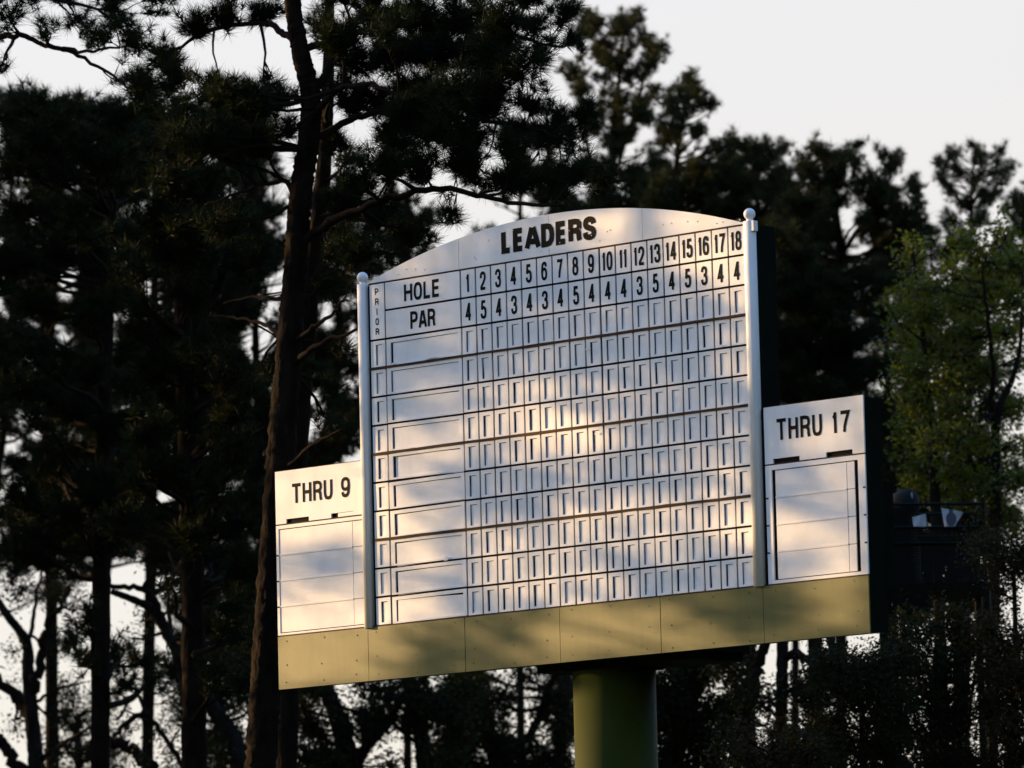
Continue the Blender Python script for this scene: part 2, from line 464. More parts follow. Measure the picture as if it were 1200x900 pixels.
pars = [4,5,4,3,4,3,4,5,4,4,4,3,5,4,5,3,4,4]
for k in range(18):
    for r, n in ((0, k + 1), (1, pars[k])):
        c = link('number_plate', plate_me, None, board, (LU(colu(k) + .10275), LW(-.012) + random.uniform(-.0006, .0006), LV(row_v(r))))
        c.rotation_euler = (random.gauss(0, .003), random.gauss(0, .003), random.gauss(0, .003))
        wd = CW*(.30 if n == 1 else .43) if n < 10 else CW*(.56 if n == 11 else .74)
        write(str(n), c, 0, 0, wd, CH*.70, CH*.115, gaps=.14, sx=.85, name='digit')
for r, s, w in ((0, 'HOLE', .48), (1, 'PAR', .335)):
    mb = MB(); mb.box(-NW/2, NW/2, -.012, 0, -CH/2, CH/2)
    c = mb.build('title_plate', M['white'], board, loc=(LU(N0/2), LW(-.012), LV(row_v(r))))
    write(s, c, -.005 if r == 0 else 0, 0, NW*w, CH*.68, CH*.125, gaps=.17, sx=.9)
H2 = 2*ROWH - GAP
mb = MB(); mb.box(-PW/2, PW/2, -.012, 0, -H2/2, H2/2)
c = mb.build('title_plate', M['white'], board, loc=(LU((G0+N0)/2), LW(-.012), LV(HV - ROWH)))
for i, ch in enumerate('PRIOR'):
    write(ch, c, 0, H2/2 - .075 - i*.1, .017 if ch == 'I' else .048, .068, .0125, sx=.9)
lead = [uv(588.5, 283.5), uv(697.5, 267)]
write('LEADERS', board, LU((lead[0][0] + lead[1][0])/2), LV((lead[0][1] + lead[1][1])/2), (lead[1][0]-lead[0][0])*1.02, .232, .057, gaps=.10, sx=1.1, y=-.0025,
      widths={'A': 1.1, 'L': .8, 'E': .85, 'S': .98}, yoff=LW(0))

# wooden ledges between the rows
for r in range(0, 13):
    thick = r in (3, 6, 9)
    v = HV - r * ROWH
    t = .0125 if thick else .0075
    w = .013 if thick else (.0 if r in (0, 12) else -.004)
    mb = MB(); n = 24; us = np.linspace(G0 - .01, colu(18) + .005, n)
    top = [(u, v + t + random.uniform(-.0012, .0012)*(2 if thick else 1)) for u in us]; bot = [(u, v - t + random.uniform(-.0012, .0012)*(2 if thick else 1)) for u in us]
    bpoly(mb, bot + top[::-1], w - .006, -.0175); mb.build('ledge', M['wood' if thick or r in (0, 12) else 'backing'], board)
# strips of white paint and tape peeling over the ledges
for (x, y, w_, h_) in ((505, 419, .16, .022), (524, 654.5, .06, .045), (462, 426, .05, .018), (845, 405, .05, .014), (690, 409, .08, .012), (480, 525, .10, .014), (700, 508, .06, .014)):
    u, v = uv(x, y); mb = MB()
    bpoly(mb, [(u - w_/2, v - h_/2), (u + w_*.3, v - h_*.4), (u + w_/2, v), (u + w_*.35, v + h_/2), (u - w_*.4, v + h_*.35)], .0125, .0085)
    mb.build('paint_flake', M['white_insert'], board)
# posts with ball finials
def post(px_l, px_r, py, ball_py, bot_v):
    w = -.014
    u0, _ = uv(px_l, py); u1, _ = uv(px_r, py)
    uc = (u0 + u1)/2
    # shift for standing proud of the plane
    uc += w * math.tan(YAW) * .985
    vt = uv((px_l+px_r)/2, py)[1]
    r_ = (px_r - px_l) / ppm(58) / 2
    mb = MB(); pts = []
    n = 28
    def ringpts(v, k=1.0):
        return [(LU(uc + k*r_*math.copysign(abs(math.cos(a))**.8, math.cos(a))), LW(w + k*r_*.92*math.copysign(abs(math.sin(a))**.8, math.sin(a))), LV(v)) for a in [2*math.pi*i/n for i in range(n)]]
    V = []; rings = [(bot_v, 1), (vt - .004, 1), (vt, .95), (vt, .55), (vt + .02, .5)]
    for v, k in rings: V += ringpts(v, k)
    Fc = [(a*n+i, a*n+(i+1) % n, (a+1)*n+(i+1) % n, (a+1)*n+i) for a in range(len(rings)-1) for i in range(n)]
    Fc += [tuple(range(n-1, -1, -1))]
    mb.add(V, Fc); p = mb.build('post', M['white'], board)
    for i, pl in enumerate(p.data.polygons): pl.use_smooth = i < n or False
    mb = MB(); mb.sphere((LU(uc), LW(w), LV(vt + .068)), .056, 24, 14); mb.build('ball_finial', M['white'], p, smooth=True)
    return uc, r_, vt, p
pu0, pr0, pv0, p0 = post(418.3, 431.5, 333, 326, SKV - .012)
pu1, pr1, pv1, p1 = post(871.2, 886.0, 259, 252, SKV - .004)
mb = MB(); bbox(mb, pu1 + pr1*.6, pu1 + pr1 + .022, .03, -.03, pv1 - .10, pv1 - .004); mb.build('bracket', M['white'], p1)

# wings -------------------------------------------------------------
def wing(u0, u1, left):
    W = u1 - u0
    if left: notches = [(uv(335.5, 609)[0], uv(362, 609)[0]), (uv(388, 603)[0], uv(414, 603)[0])]
    else: notches = [(uv(906, 538)[0], uv(937, 538)[0]), (uv(968, 530)[0], uv(999, 530)[0])]
    nh = .05
    poly = [(u0, DVV + .006)]
    for a, b_ in notches: poly += [(a, DVV + .006), (a, DVV + nh), (b_, DVV + nh), (b_, DVV + .006)]
    poly += [(u1, DVV + .006), (u1, WTV), (u0, WTV)]
    mb = MB(); bpoly(mb, poly, 0, -.016); h = mb.build('wing_header', M['white'], board)
    mb = MB(); bpoly(mb, [(u0, WTV - .002), (u1, WTV - .002), (u1, WTV + .006), (u0, WTV + .006)], -.002, -.03); mb.build('top_trim', M['wood'], h)
    if left:       # a white latch half closes the second slot
        mb = MB(); a, b_ = notches[1]; bbox(mb, a + (b_-a)*.3, b_, -.004, -.014, DVV + .008, DVV + nh - .004); mb.build('latch', M['white_insert'], h)
    if left: T = [uv(342.3, 578)[0], uv(410, 572)[0]]; vv = uv(376, 575)[1] + .004; s = 'THRU 9'; hh = .203
    else: T = [uv(910.2, 506)[0], uv(996, 492)[0]]; vv = uv(953, 498.5)[1]; s = 'THRU 17'; hh = .205
    write(s, board, LU((T[0]+T[1])/2), LV(vv), T[1]-T[0], hh, .034, gaps=.22, sx=.95, y=-.0025, widths={' ': .55, '1': .62}, yoff=LW(0))
    # ledge under the header
    mb = MB(); bpoly(mb, [(u0, DVV - .006), (u1, DVV - .006), (u1, DVV + .0055), (u0, DVV + .0055)], -.004, -.0162); mb.build('ledge', M['wood'], board)
    # frame round the list
    fl, fr, ft, fb = (.035, .02, .035, .02) if left else (.075, .085, .045, .03)
    top, bot = DVV - .008, SKV + .008
    mb = MB(); ring(mb, LU(u0), LU(u1), LV(bot), LV(top), LU(u0 + fl), LU(u1 - fr), LV(bot + fb), LV(top - ft), LW(0), LW(-.016))
    fo = mb.build('list_frame', M['white'], board)
    gl, gr = (.006, .004) if left else (.042, .050)
    a, b_ = u0 + fl + gl, u1 - fr - gr
    t0, b0 = top - ft - .006, bot + fb + .006
    rh = (t0 - b0)/4; split = uv(413.5, 660)[0] if left else uv(993.3, 600)[0]
    for k in range(4):
        z1 = t0 - k*rh - .003; z0 = t0 - (k+1)*rh + .003
        for (x0, x1) in ((a, split - .004), (split + .004, b_)):
            mb = MB(); bbox(mb, x0, x1, -.005 + random.uniform(-.001, .001), -.0155, z0, z1); lp = mb.build('list_panel', M['white_insert'], board)
            if k < 3 and x1 - x0 > .3:
                n = 20; us = np.linspace(x0, x1, n); mb = MB()
                bpoly(mb, [(u, z0 - .007) for u in us] + [(u, z0 + random.uniform(.004, .013)) for u in us[::-1]], .0, -.0048); mb.build('lip', M['white'], lp)
    for k in range(1, 4):
        for (x0, x1) in ((u0 + .003, u0 + .03), (u1 - .03, u1 - .003)):
            mb = MB(); bbox(mb, x0, x1, .003, -.0155, t0 - k*rh - .007, t0 - k*rh + .007); mb.build('hinge', M['backing'], fo)
wing(UL, UPL + .03, True)
wing(UPR + .03, UR, False)

# green skirt
sk = [UL, uv(432, 765)[0], uv(545.3, 755)[0], uv(656.5, 745)[0], uv(774.5, 732)[0], uv(895, 720)[0], UR]
for i in range(6):
    a, b_ = sk[i] + (.0035 if i else 0), sk[i+1] - (.0035 if i < 5 else 0)
    mb = MB(); bbox(mb, a, b_, .002 + .0015*(i % 2), -.014, BTV, SKV - .006); s_ = mb.build('skirt_panel', M['green'], board)
    mb = MB()
    for cx in (.1, .5, .88):
        for cz in (.12, .45, .9):
            u = a + (b_-a)*cx + random.uniform(-.03, .03); v = BTV + (SKV-BTV)*cz + random.uniform(-.03, .02)
            mb.tube([(LU(u), LW(.003), LV(v)), (LU(u), LW(.006), LV(v))], [.008, .006], 6)
    tag(mb.build('screw_heads', M['screw'], s_), kind='stuff')
mb = MB(); bbox(mb, UL + .003, UR - .003, -.001, -.012, SKV - .0055, SKV + .0055); mb.build('ledge', M['wood'], board)
#TREES
# ------------------------------------------------------------------ trees: generators
R_ = rng.uniform
def unit(a): return a / (np.linalg.norm(a, axis=-1, keepdims=True) + 1e-9)

def needles(P, D, length, width, count, spread=(15, 88)):
    """tufts of thin needles at points P pointing roughly along D"""
    n = len(P)
    base = np.repeat(P, count, axis=0); ax = np.repeat(unit(D), count, axis=0)
    rnd = unit(rng.normal(size=(n*count, 3))); per = unit(np.cross(ax, rnd))
    th = np.radians(rng.uniform(spread[0], spread[1], n*count))[:, None]
    d = unit(ax*np.cos(th) + per*np.sin(th) + np.array([0, 0, -.08]))
    L = length * rng.uniform(.65, 1.1, (n*count, 1)) * np.repeat(rng.uniform(.75, 1.15, (n, 1)), count, axis=0)
    w = unit(np.cross(d, rng.normal(size=d.shape))) * width/2
    base = base - ax * rng.uniform(0, .06, (n*count, 1))
    V = np.stack([base - w, base + w, base + d*L], axis=1).reshape(-1, 3)
    return V, np.arange(len(V)).reshape(-1, 3)

def leaves(P, size, spread, count):
    n = len(P)
    c = np.repeat(P, count, axis=0) + rng.normal(size=(n*count, 3)) * spread
    a = unit(rng.normal(size=c.shape) * np.array([1, 1, .7])); b = unit(np.cross(a, rng.normal(size=c.shape)))
    s = size * rng.uniform(.6, 1.25, (n*count, 1))
    V = np.stack([c - a*s, c - b*s*.42 + a*s*.1, c + a*s, c + b*s*.42 + a*s*.1], axis=1).reshape(-1, 3)
    return V, np.arange(len(V)).reshape(-1, 4)

def tri_tubes(S, E_, r0, r1):
    """three-sided tapered twigs from S to E_"""
    d = unit(E_ - S); a = unit(np.cross(d, np.array([.3, .2, 1.0]))); b = np.cross(d, a)
    Vs = []
    for (p, r) in ((S, r0), (E_, r1)):
        for k in range(3):
            t = 2*math.pi*k/3
            Vs.append(p + (a*math.cos(t) + b*math.sin(t)) * r)
    V = np.stack(Vs, axis=1).reshape(-1, 3); n = len(S)
    f = []
    for k in range(3): f.append([k, (k+1) % 3, 3+(k+1) % 3, 3+k])
    Fq = (np.array(f)[None] + (np.arange(n)*6)[:, None, None]).reshape(-1, 4)
    return V, Fq

def bent(p, q, lift=0.0, wob=.05, n=7):
    """limb centre line from p to q with a little sag and wobble"""
    p = np.array(p, float); q = np.array(q, float); L = np.linalg.norm(q - p)
    out = []
    ph = rng.uniform(0, 6.28, 3)
    for i in range(n):
        t = i/(n-1)
        o = p + (q-p)*t
        k = math.sin(math.pi*t)
        o = o + np.array([math.sin(ph[0] + 5*t)*wob*L*k, math.sin(ph[1] + 5*t)*wob*L*k, lift*L*k + math.sin(ph[2] + 6*t)*wob*L*k*.7])
        out.append(o)
    return out

def resample(pts, n):
    pts = np.array(pts, float)
    seg = np.linalg.norm(np.diff(pts, axis=0), axis=1); s = np.r_[0, np.cumsum(seg)]
    t = np.linspace(0, s[-1], n)
    return np.stack([np.interp(t, s, pts[:, k]) for k in range(3)], axis=1)

def organic(pts, rs, n=40, amp=.25, sub=10):
    """smooth centre line and radii with small swellings"""
    P = np.array(smooth_line(pts, sub)); R = np.interp(np.linspace(0, 1, len(P)), np.linspace(0, 1, len(rs)), rs)
    R = R * (1 + amp*.12*rng.normal(size=len(P)))
    return list(P), list(R)

class Tree:
    def __init__(s, name, label, cat='tree', group=None):
        s.name, s.label, s.cat, s.group = name, label, cat, group
        s.trunk = MB(); s.limb = MB(); s.tufts = []; s.dirs = []; s.tw = []; s.stem = None; s.axis = []; s.paths = []
    def stem_px(s, pts, depth, to_ground=True, n=12, sub=10):
        """pts: (px, py, width px) from the bottom up"""
        W = [at(x, y, depth) for x, y, w in pts]; R = [w/ppm(depth)/2 for x, y, w in pts]
        if to_ground:
            b = W[0].copy(); g = ground_z(b[0], b[1])
            if b[2] > g + .3:
                k = max(int((b[2]-g)/1.5), 1); sl = (W[1]-W[0]) / max(W[1][2]-W[0][2], .1)
                low = []
                for i in range(k, 0, -1):
                    dz = (b[2]-g+.15) * i/k
                    low.append(b - np.array([sl[0]*dz*.4, 0, dz]))
                rl = [R[0]*(1 + .35*(i/k)**2) for i in range(k, 0, -1)]
                W = low + W; R = rl + R
        P, Q = organic(W, R, sub=sub)
        s.trunk.tube(P, Q, n, rough=.055)
        s.axis.append((np.array(P), np.array(Q)))
        if s.stem is None: s.stem = np.array([W[0][0], W[0][1], ground_z(W[0][0], W[0][1])])
        return s
    def limb_px(s, pts, d0, d1, r0, r1):
        """explicit limb: pixel points, world depth from d0 to d1, radii in metres"""
        n = len(pts); W = [at(x, y, d0 + (d1-d0)*i/(n-1)) for i, (x, y) in enumerate(pts)]
        P = np.array(smooth_line(W, 5)); P = P + rng.normal(size=P.shape)*r0*.25
        rr = np.linspace(r0, r1, len(P)); s.limb.tube(list(P), list(rr), 7)
        s.paths.append((P, rr))
        return P
    def near_axis(s, c, drop):
        best = None
        for P, Q in s.axis:
            k = np.argmin(np.abs(P[:, 2] - (c[2] - drop)) + .25*np.linalg.norm(P[:, :2] - c[:2], axis=1))
            dd = np.linalg.norm(P[k] - c)
            if best is None or dd < best[0]: best = (dd, P[k], Q[k])
        for P, Q in s.paths:
            k = np.argmin(np.linalg.norm(P - (c - np.array([0, 0, drop*.4])), axis=1)); dd = np.linalg.norm(P[k] - c)*.8
            if dd < best[0]: best = (dd, P[k], Q[k]*1.3)
        return best[1], best[2]
    def pad(s, c, ra, rb, n, limb=True, per=3, up=.6, ry=None, gaps=None, r0=None):
        """foliage pad: a limb from the stem, twigs in an ellipsoid, tufts along them"""
        c = np.array(c, float); ry = ry or ra
        if limb:
            hd = None
            p, r = s.near_axis(c, 0)
            hd = np.linalg.norm(p[:2] - c[:2]); p, r = s.near_axis(c, .28*hd + .1)
            L = np.linalg.norm(c - p); rr = min(r*.55, .018 + .018*L) if r0 is None else r0
            ln = bent(p, c - np.array([0, 0, rb*.4]), lift=rng.uniform(-.08, .05), wob=.05)
            s.limb.tube(ln, list(np.linspace(rr, rr*.16, len(ln))), 6)
            ln = resample(ln, 20)
        else:
            ln = np.array([c - np.array([0, 0, rb*.6]), c])
            ln = resample(ln, 20)
        m = max(int(n/per), 2)
        q = unit(rng.normal(size=(m, 3))) * rng.uniform(.25, 1, (m, 1))**.45
        E_ = c + q * np.array([ra, ry, rb])
        k = np.clip((20*rng.uniform(.45, 1, m)).astype(int), 0, 19); S = ln[k]
        # start each twig on the nearer end
        D = unit(E_ - S) + np.array([0, 0, up*.5])
        for t in ([1.0, .72, .45, .86][:per]):
            P = S + (E_-S)*t + rng.normal(size=E_.shape) * .04
            P[:, 2] -= .12*np.linalg.norm(E_-S, axis=1)*math.sin(math.pi*t)*.5
            s.tufts.append(P); s.dirs.append(unit(D + rng.normal(size=D.shape)*.35 + np.array([0, 0, up])))
        s.tw.append((S, E_))
    def finish(s, kind, mats, length=.2, width=.006, count=26, gaps=None, size=.045, spread=.1, cname='crown', spr=(15, 88), tw=.011):
        root = bpy.data.objects.new(s.name, None); C.objects.link(root)
        root.location = s.stem
        tag(root, s.label, s.cat, s.group)
        off = np.array(s.stem)
        if s.trunk.v:
            s.trunk.v = [tuple(np.array(v) - off) for v in s.trunk.v]; s.trunk.build('trunk', M[mats[0]], root, smooth=True)
        if kind == 'needle':
            for A_, Q_ in s.axis: s.pad(A_[-1] - np.array([0, 0, .12]), .26, .24, 26, limb=False)
        if s.tufts:
            P = np.concatenate(s.tufts); D = np.concatenate(s.dirs)
            if gaps is not None:
                keep = gap_mask(P, gaps); P, D = P[keep], D[keep]
            if kind == 'needle': V, T = needles(P, D, length, width, count, spr)
            else: V, T = leaves(P, size, spread, count)
            o = link('crown', new_mesh('crown', V - off, tris=T), M[mats[1]], root)
        S = np.concatenate([a for a, b in s.tw]) if s.tw else np.zeros((0, 3)); E_ = np.concatenate([b for a, b in s.tw]) if s.tw else S
        if gaps is not None and len(S):
            keep = gap_mask(E_, gaps); S, E_ = S[keep], E_[keep]
        V, Q = tri_tubes(S, E_, tw, .004 if tw > .005 else .002) if len(S) else (np.zeros((0, 3)), np.zeros((0, 4), int))
        b = len(s.limb.v)
        allV = np.concatenate([np.array(s.limb.v).reshape(-1, 3), V]) - off
        fac = s.limb.f + [tuple(int(i) + b for i in q) for q in Q]
        if len(allV): link('branches', new_mesh('branches', allV, fac, smooth=True), M[mats[2]], root)
        return root

def pix(P):
    d = P - CAMP; z = d @ FW
    return 600 + (d @ RT)/z*F, 450 - (d @ UP)/z*F
def gap_mask(P, gaps):
    x, y = pix(P); keep = np.ones(len(P), bool)
    for gx_, gy_, rx, ry in gaps:
        q = ((x-gx_)/rx)**2 + ((y-gy_)/ry)**2
        keep &= q > rng.uniform(.55, 1.25, len(P))
    return keep
DEN = 3.4; LK = 1.0
def pads_px(t, lst, depth, k=1.0, dj=1.2, flat=.8, per=3, limb=True, cell=60.0, up=.6):
    s = ppm(depth)
    for x, y, r in lst:
        d = depth + rng.uniform(-dj, dj)
        n = max(int(DEN * k * LK * r*r*flat / cell * (s/109.0)**-1.0), 8)
        t.pad(at(x, y, d), r/s, r*flat/s, n, limb=limb, per=per, ry=max(r/s, .35), up=up)

# openings where the photograph shows sky through the pines (branches stay thin there)
GAPS = [(75,82,58,26),(285,66,52,22),(170,22,14,9),(70,12,16,9),(322,226,16,18),(248,186,12,8),(85,222,12,9),(134,283,7,12),(28,209,12,6),
        (38,258,10,5),(320,333,16,15),(303,400,24,30),(385,372,9,22),(180,335,20,12),(74,340,9,18),(190,582,22,16),(305,560,6,9),(75,395,10,8),
        (10,520,12,16),(45,510,10,10),(300,470,10,14),(375,160,10,12),(397,137,7,6),(150,480,8,7),(215,215,8,5),(560,240,45,9),(420,160,6,5),(630,185,14,12),
        (655,90,12,22),(640,140,14,10),(395,560,14,16),(620,15,16,8),(520,205,14,7),(585,190,16,8),(60,455,7,7),(255,580,7,7)]

# 1 the tall pine right behind the left wing ------------------------------------------------
T = Tree('pine_tree', 'tall pine with thick leaning trunk just behind the left wing, warm light on its bark')
T.stem_px([(299,960,37),(305,900,36),(313,780,36),(322,640,35),(332,500,33),(341,380,29),(347,300,27),(352,230,26),(362,160,26),(364,110,24),(352,60,21),(343,0,19),(345,-90,15),(352,-200,8)], 63.5, n=30, sub=22)
R1 = [
 ([(352,290),(385,262),(417,247),(467,230),(517,220),(567,230),(617,240),(662,238)], 63.5, 61.5, .055, .016),
 ([(360,175),(372,160),(410,140),(450,130),(500,130),(600,147),(655,158)], 63.5, 64.5, .05, .014),
 ([(362,150),(377,123),(400,103),(430,98),(467,110),(513,123),(560,118)], 63.5, 62.0, .045, .012),
 ([(350,60),(400,45),(470,25),(540,28),(600,40),(627,50),(653,55),(686,52)], 63.5, 64.5, .045, .010),
 ([(350,48),(333,40),(320,30),(300,28),(253,33),(213,53),(173,77)], 63.5, 65.0, .045, .012),
 ([(345,240),(337,213),(307,217),(277,227),(240,240)], 63.5, 65.0, .035, .010),
 ([(340,352),(318,350),(298,348),(262,356)], 63.5, 64.8, .03, .009),
 ([(335,402),(322,388),(300,377),(273,372),(245,370)], 63.5, 65.0, .03, .009),
 ([(340,400),(358,392),(375,378),(389,368),(402,352)], 63.5, 62.6, .035, .012),
 ([(338,428),(360,412),(382,400),(405,392),(430,380)], 63.5, 62.2, .04, .012),
 ([(330,560),(350,535),(372,518),(402,503)], 63.5, 62.4, .03, .012),
 ([(365,118),(395,60),(430,10),(470,-30),(540,-60)], 63.5, 64.5, .05, .015),
]
for a in R1: T.limb_px(*a)
A1 = [(395,30,34),(440,15,36),(490,10,36),(540,10,36),(590,12,32),(630,18,24),(660,10,22),(420,70,32),(465,60,36),(515,62,38),(565,68,36),(610,70,26),(640,55,20),(672,45,16),
      (440,118,26),(480,100,32),(530,105,36),(580,110,34),(620,112,24),(500,150,34),(548,150,36),(595,155,30),(635,165,22),(670,160,20),(460,160,26),(440,190,26),(490,190,28),(545,185,26),(600,205,28),(645,200,26),(680,195,24),(705,215,22),(660,225,20),
      (415,205,24),(400,235,26),(445,262,28),(490,268,26),(530,255,18),(420,285,24),(455,295,18),(395,300,20),(690,130,20),(655,130,18),
      (310,10,24),(262,15,24),(225,28,24),(190,60,26),(200,90,26),(170,100,24),(240,105,26),(290,120,28),(320,110,22),(330,150,20),(290,160,26),(255,150,26),
      (400,-30,40),(470,-40,44),(550,-40,44),(620,-20,30),(330,-40,36),(260,-30,34),(300,290,22),(275,250,22),(255,260,22),(380,330,16),(410,340,12),(375,430,14),(395,455,16),(390,500,14),(300,430,12),(405,415,12)]
pads_px(T, A1 + [(R_(390, 650), R_(-10, 215), R_(20, 30)) for _ in range(26)] + [(R_(180, 330), R_(100, 180), R_(20, 28)) for _ in range(10)], 63.5, k=1.75, dj=1.8)
T.finish('needle', ('bark', 'needle', 'twig'), length=.19, width=.0088, count=35, gaps=GAPS)

T = Tree('pine_tree', 'slimmer second pine stem rising beside the thick leaning pine trunk')
T.stem_px([(336,960,26),(338,800,26),(345,600,26),(354,440,25),(364,340,22),(372,270,20),(380,190,17),(384,110,15),(386,20,12),(389,-80,8)], 66.5, n=14)
pads_px(T, [(372,30,26),(395,80,26),(410,110,22),(360,100,16),(410,180,24),(380,230,20),(430,230,26),(470,245,22),(400,270,22),(350,190,12),(395,-20,30),(360,-30,26),(385,-80,30)], 66.5, k=.9)
T.finish('needle', ('bark', 'needle', 'twig'), length=.19, width=.009, count=32, gaps=GAPS)

R_ = rng.uniform
# 2 pines of the left wood --------------------------------------------------------------------
T = Tree('pine_tree', 'pine with straight trunk, second trunk from the left edge of the wood')
T.stem_px([(117,960,23),(118,800,22),(119,650,21),(122,500,19),(125,380,16),(128,270,13),(131,180,9),(133,120,5)], 76, n=14)
A2 = [(120,130,26),(90,120,24),(150,125,26),(60,120,24),(30,115,24),(8,125,22),(175,140,26),(100,165,30),(140,170,30),(50,160,30),(15,170,26),(190,180,26),(80,195,24),(160,210,28),(115,225,22),(45,235,24),
      (10,240,24),(90,265,26),(160,260,26),(60,285,26),(20,300,28),(110,310,26),(150,320,22),(40,350,28),(100,365,26),(20,385,26),(60,420,26),(110,430,26),(150,400,24),(25,450,28),(85,470,24),(130,500,26),(40,490,20),(70,535,26),(20,570,26),(110,560,26),(150,540,24),(60,600,28),(100,620,26),(25,640,24),(140,610,24),(70,655,18),
      (100,720,20),(85,745,20),(105,770,16),(140,760,18),(165,770,20),(185,790,20),(150,800,16)]
pads_px(T, A2 + [(R_(-10, 190), R_(120, 640), R_(20, 28)) for _ in range(40)], 76, k=1.8, dj=2.2)
T.finish('needle', ('bark', 'needle', 'twig'), length=.2, width=.0135, count=23, gaps=GAPS)

T = Tree('pine_tree', 'forked dark pine trunk midway between the straight pine and the leaning pine')
T.stem_px([(228,960,30),(227,800,28),(225,650,26),(220,500,25),(216,420,23),(213,350,20),(209,260,17),(206,190,12),(205,130,7)], 71, n=14)
T.stem_px([(217,430,14),(233,367,12),(253,340,10),(266,300,8),(272,250,5)], 71.2, to_ground=False, n=10)
A3 = [(205,120,24),(235,130,26),(265,140,26),(180,160,26),(215,170,28),(255,175,26),(290,185,24),(200,205,28),(240,215,26),(180,245,28),(220,255,30),(265,265,26),(195,290,28),(240,300,26),(285,300,22),(175,300,22),(210,330,24),(160,370,26),(195,380,26),(250,395,24),(225,410,24),(275,430,22),(180,430,28),(150,450,26),(240,450,26),(205,470,26),(270,480,24),(170,500,26),(230,510,28),(280,530,24),(200,540,24),(255,560,24),(160,560,20),(240,610,26),(280,610,26),(215,625,22),(180,640,20),(255,650,26),(290,660,22),(230,680,22),(270,700,22),(200,680,14),(240,730,20),(275,740,20),(210,770,22),(250,780,20),(280,790,16),(190,650,16),(305,640,12),(310,600,12)]
pads_px(T, A3 + [(R_(140, 312), R_(110, 670), R_(18, 28)) for _ in range(48)], 71, k=1.65, dj=2.0)
T.finish('needle', ('bark', 'needle', 'twig'), length=.2, width=.0135, count=23, gaps=GAPS)

T = Tree('pine_tree', 'pine outside the left edge sending a long limb into the upper left corner')
T.stem_px([(-105,960,34),(-100,700,32),(-92,450,28),(-88,250,22),(-85,80,16),(-84,-60,10)], 67, n=14)
for a in ([(-88,90),(-40,55),(0,43),(30,43),(60,55),(100,60),(140,55)], 67, 65.5, .05, .012), ([(55,53),(80,60),(113,77),(143,97),(165,115)], 66, 65.6, .03, .008), ([(-88,60),(-30,10),(30,-5),(90,5),(140,15)], 67, 66, .04, .012): T.limb_px(*a)
pads_px(T, [(10,8,22),(45,25,16),(95,25,22),(125,35,24),(150,25,24),(130,8,22),(155,60,22),(110,45,14),(135,85,16),(160,85,18),(30,-10,26),(80,-15,26),(130,-20,28),(0,75,12),(10,30,14),(60,35,9),(165,40,18),(180,10,20),(200,-10,26)], 66, k=.95)
pads_px(T, [(-60,100,30),(-110,80,30),(-140,150,34),(-60,170,30),(-30,230,26),(-120,230,34),(-50,300,30),(-100,330,34),(-20,370,24),(-70,420,30),(-130,420,34),(-90,0,34),(-60,-60,34)], 67, k=1)
T.finish('needle', ('bark', 'needle', 'twig'), length=.19, width=.009, count=32, gaps=GAPS)

T = Tree('pine_tree', 'far dark pine filling the gap between the left edge and the straight trunk')
T.stem_px([(62,960,16),(60,700,15),(58,450,13),(60,250,8),(60,150,4)], 92, n=10)
pads_px(T, [(rng.uniform(-5,135), rng.uniform(140,640), rng.uniform(20,30)) for _ in range(60)], 92, k=1.5, dj=2.5)
T.finish('needle', ('bark', 'needle', 'twig'), length=.2, width=.019, count=18, gaps=GAPS)
T = Tree('pine_tree', 'far dark pine seen between the forked trunk and the leaning pine')
T.stem_px([(172,960,15),(176,700,14),(180,450,12),(182,250,8),(184,140,4)], 96, n=10)
pads_px(T, [(rng.uniform(130,300), rng.uniform(150,620), rng.uniform(20,30)) for _ in range(62)] + [(400,330,20),(395,470,20),(410,290,20),(415,520,16)], 96, k=1.5, dj=2.5)
T.finish('needle', ('bark', 'needle', 'twig'), length=.2, width=.019, count=18, gaps=GAPS)

# deep pines that close the wood behind
def deep_pine(label, x, top, bottom, spread_, n, depth, k=1.3, gaps=GAPS, foot=None):
    foot = x if foot is None else foot
    T = Tree('pine_tree', label)
    T.stem_px([(foot + R_(-3, 3), 960, 10), (foot + R_(-3, 3), 720, 9), (x*.5 + foot*.5, 560, 9), (x, 430, 9), (x - 1, (top + 450)/2, 7), (x, top, 3)], depth, n=8)
    pads_px(T, [(x + R_(-1, 1)*spread_*min(1, .45 + (y - top)/160.0), y, R_(20, 30)) for y in np.linspace(top + 8, bottom, n) + R_(-8, 8, n)], depth, k=k, dj=2.5)
    T.finish('needle', ('bark', 'needle', 'twig'), length=.19, width=.019, count=18, gaps=gaps)
deep_pine('deep-set pine at the far left edge of the wood', 14, 105, 690, 70, 54, 108, foot=-20)
deep_pine('deep-set pine behind the straight left trunk', 98, 118, 640, 75, 54, 112, foot=118)
deep_pine('deep-set pine left of the forked trunk', 160, 125, 650, 70, 54, 104, foot=122)
deep_pine('deep-set pine right of the forked trunk', 262, 105, 780, 56, 74, 110, 1.5, foot=226)
deep_pine('deep-set pine filling the gap left of the leaning trunk', 300, 120, 800, 34, 66, 98, 1.5, foot=310)
deep_pine('deep-set pine between the leaning trunk and the left post', 396, 215, 600, 46, 40, 100, 1.5, foot=340)
deep_pine('deep-set pine peeping over the left shoulder of the arch', 475, 225, 420, 55, 16, 103, 1.4)
deep_pine('deep-set pine behind the middle of the arch', 610, 175, 400, 60, 20, 112, 1.5)
deep_pine('deep-set pine above the right half of the arch', 790, 195, 420, 70, 24, 116, 1.6, None)
deep_pine('deep-set pine right of the right post', 930, 215, 480, 60, 34, 110, 1.6, None)
deep_pine('deep-set pine between the right wing and the leafy tree', 1040, 265, 700, 46, 46, 106, 1.5, None)
deep_pine('deep-set pine behind the leafy tree', 1120, 275, 640, 60, 40, 112, 1.2, None)

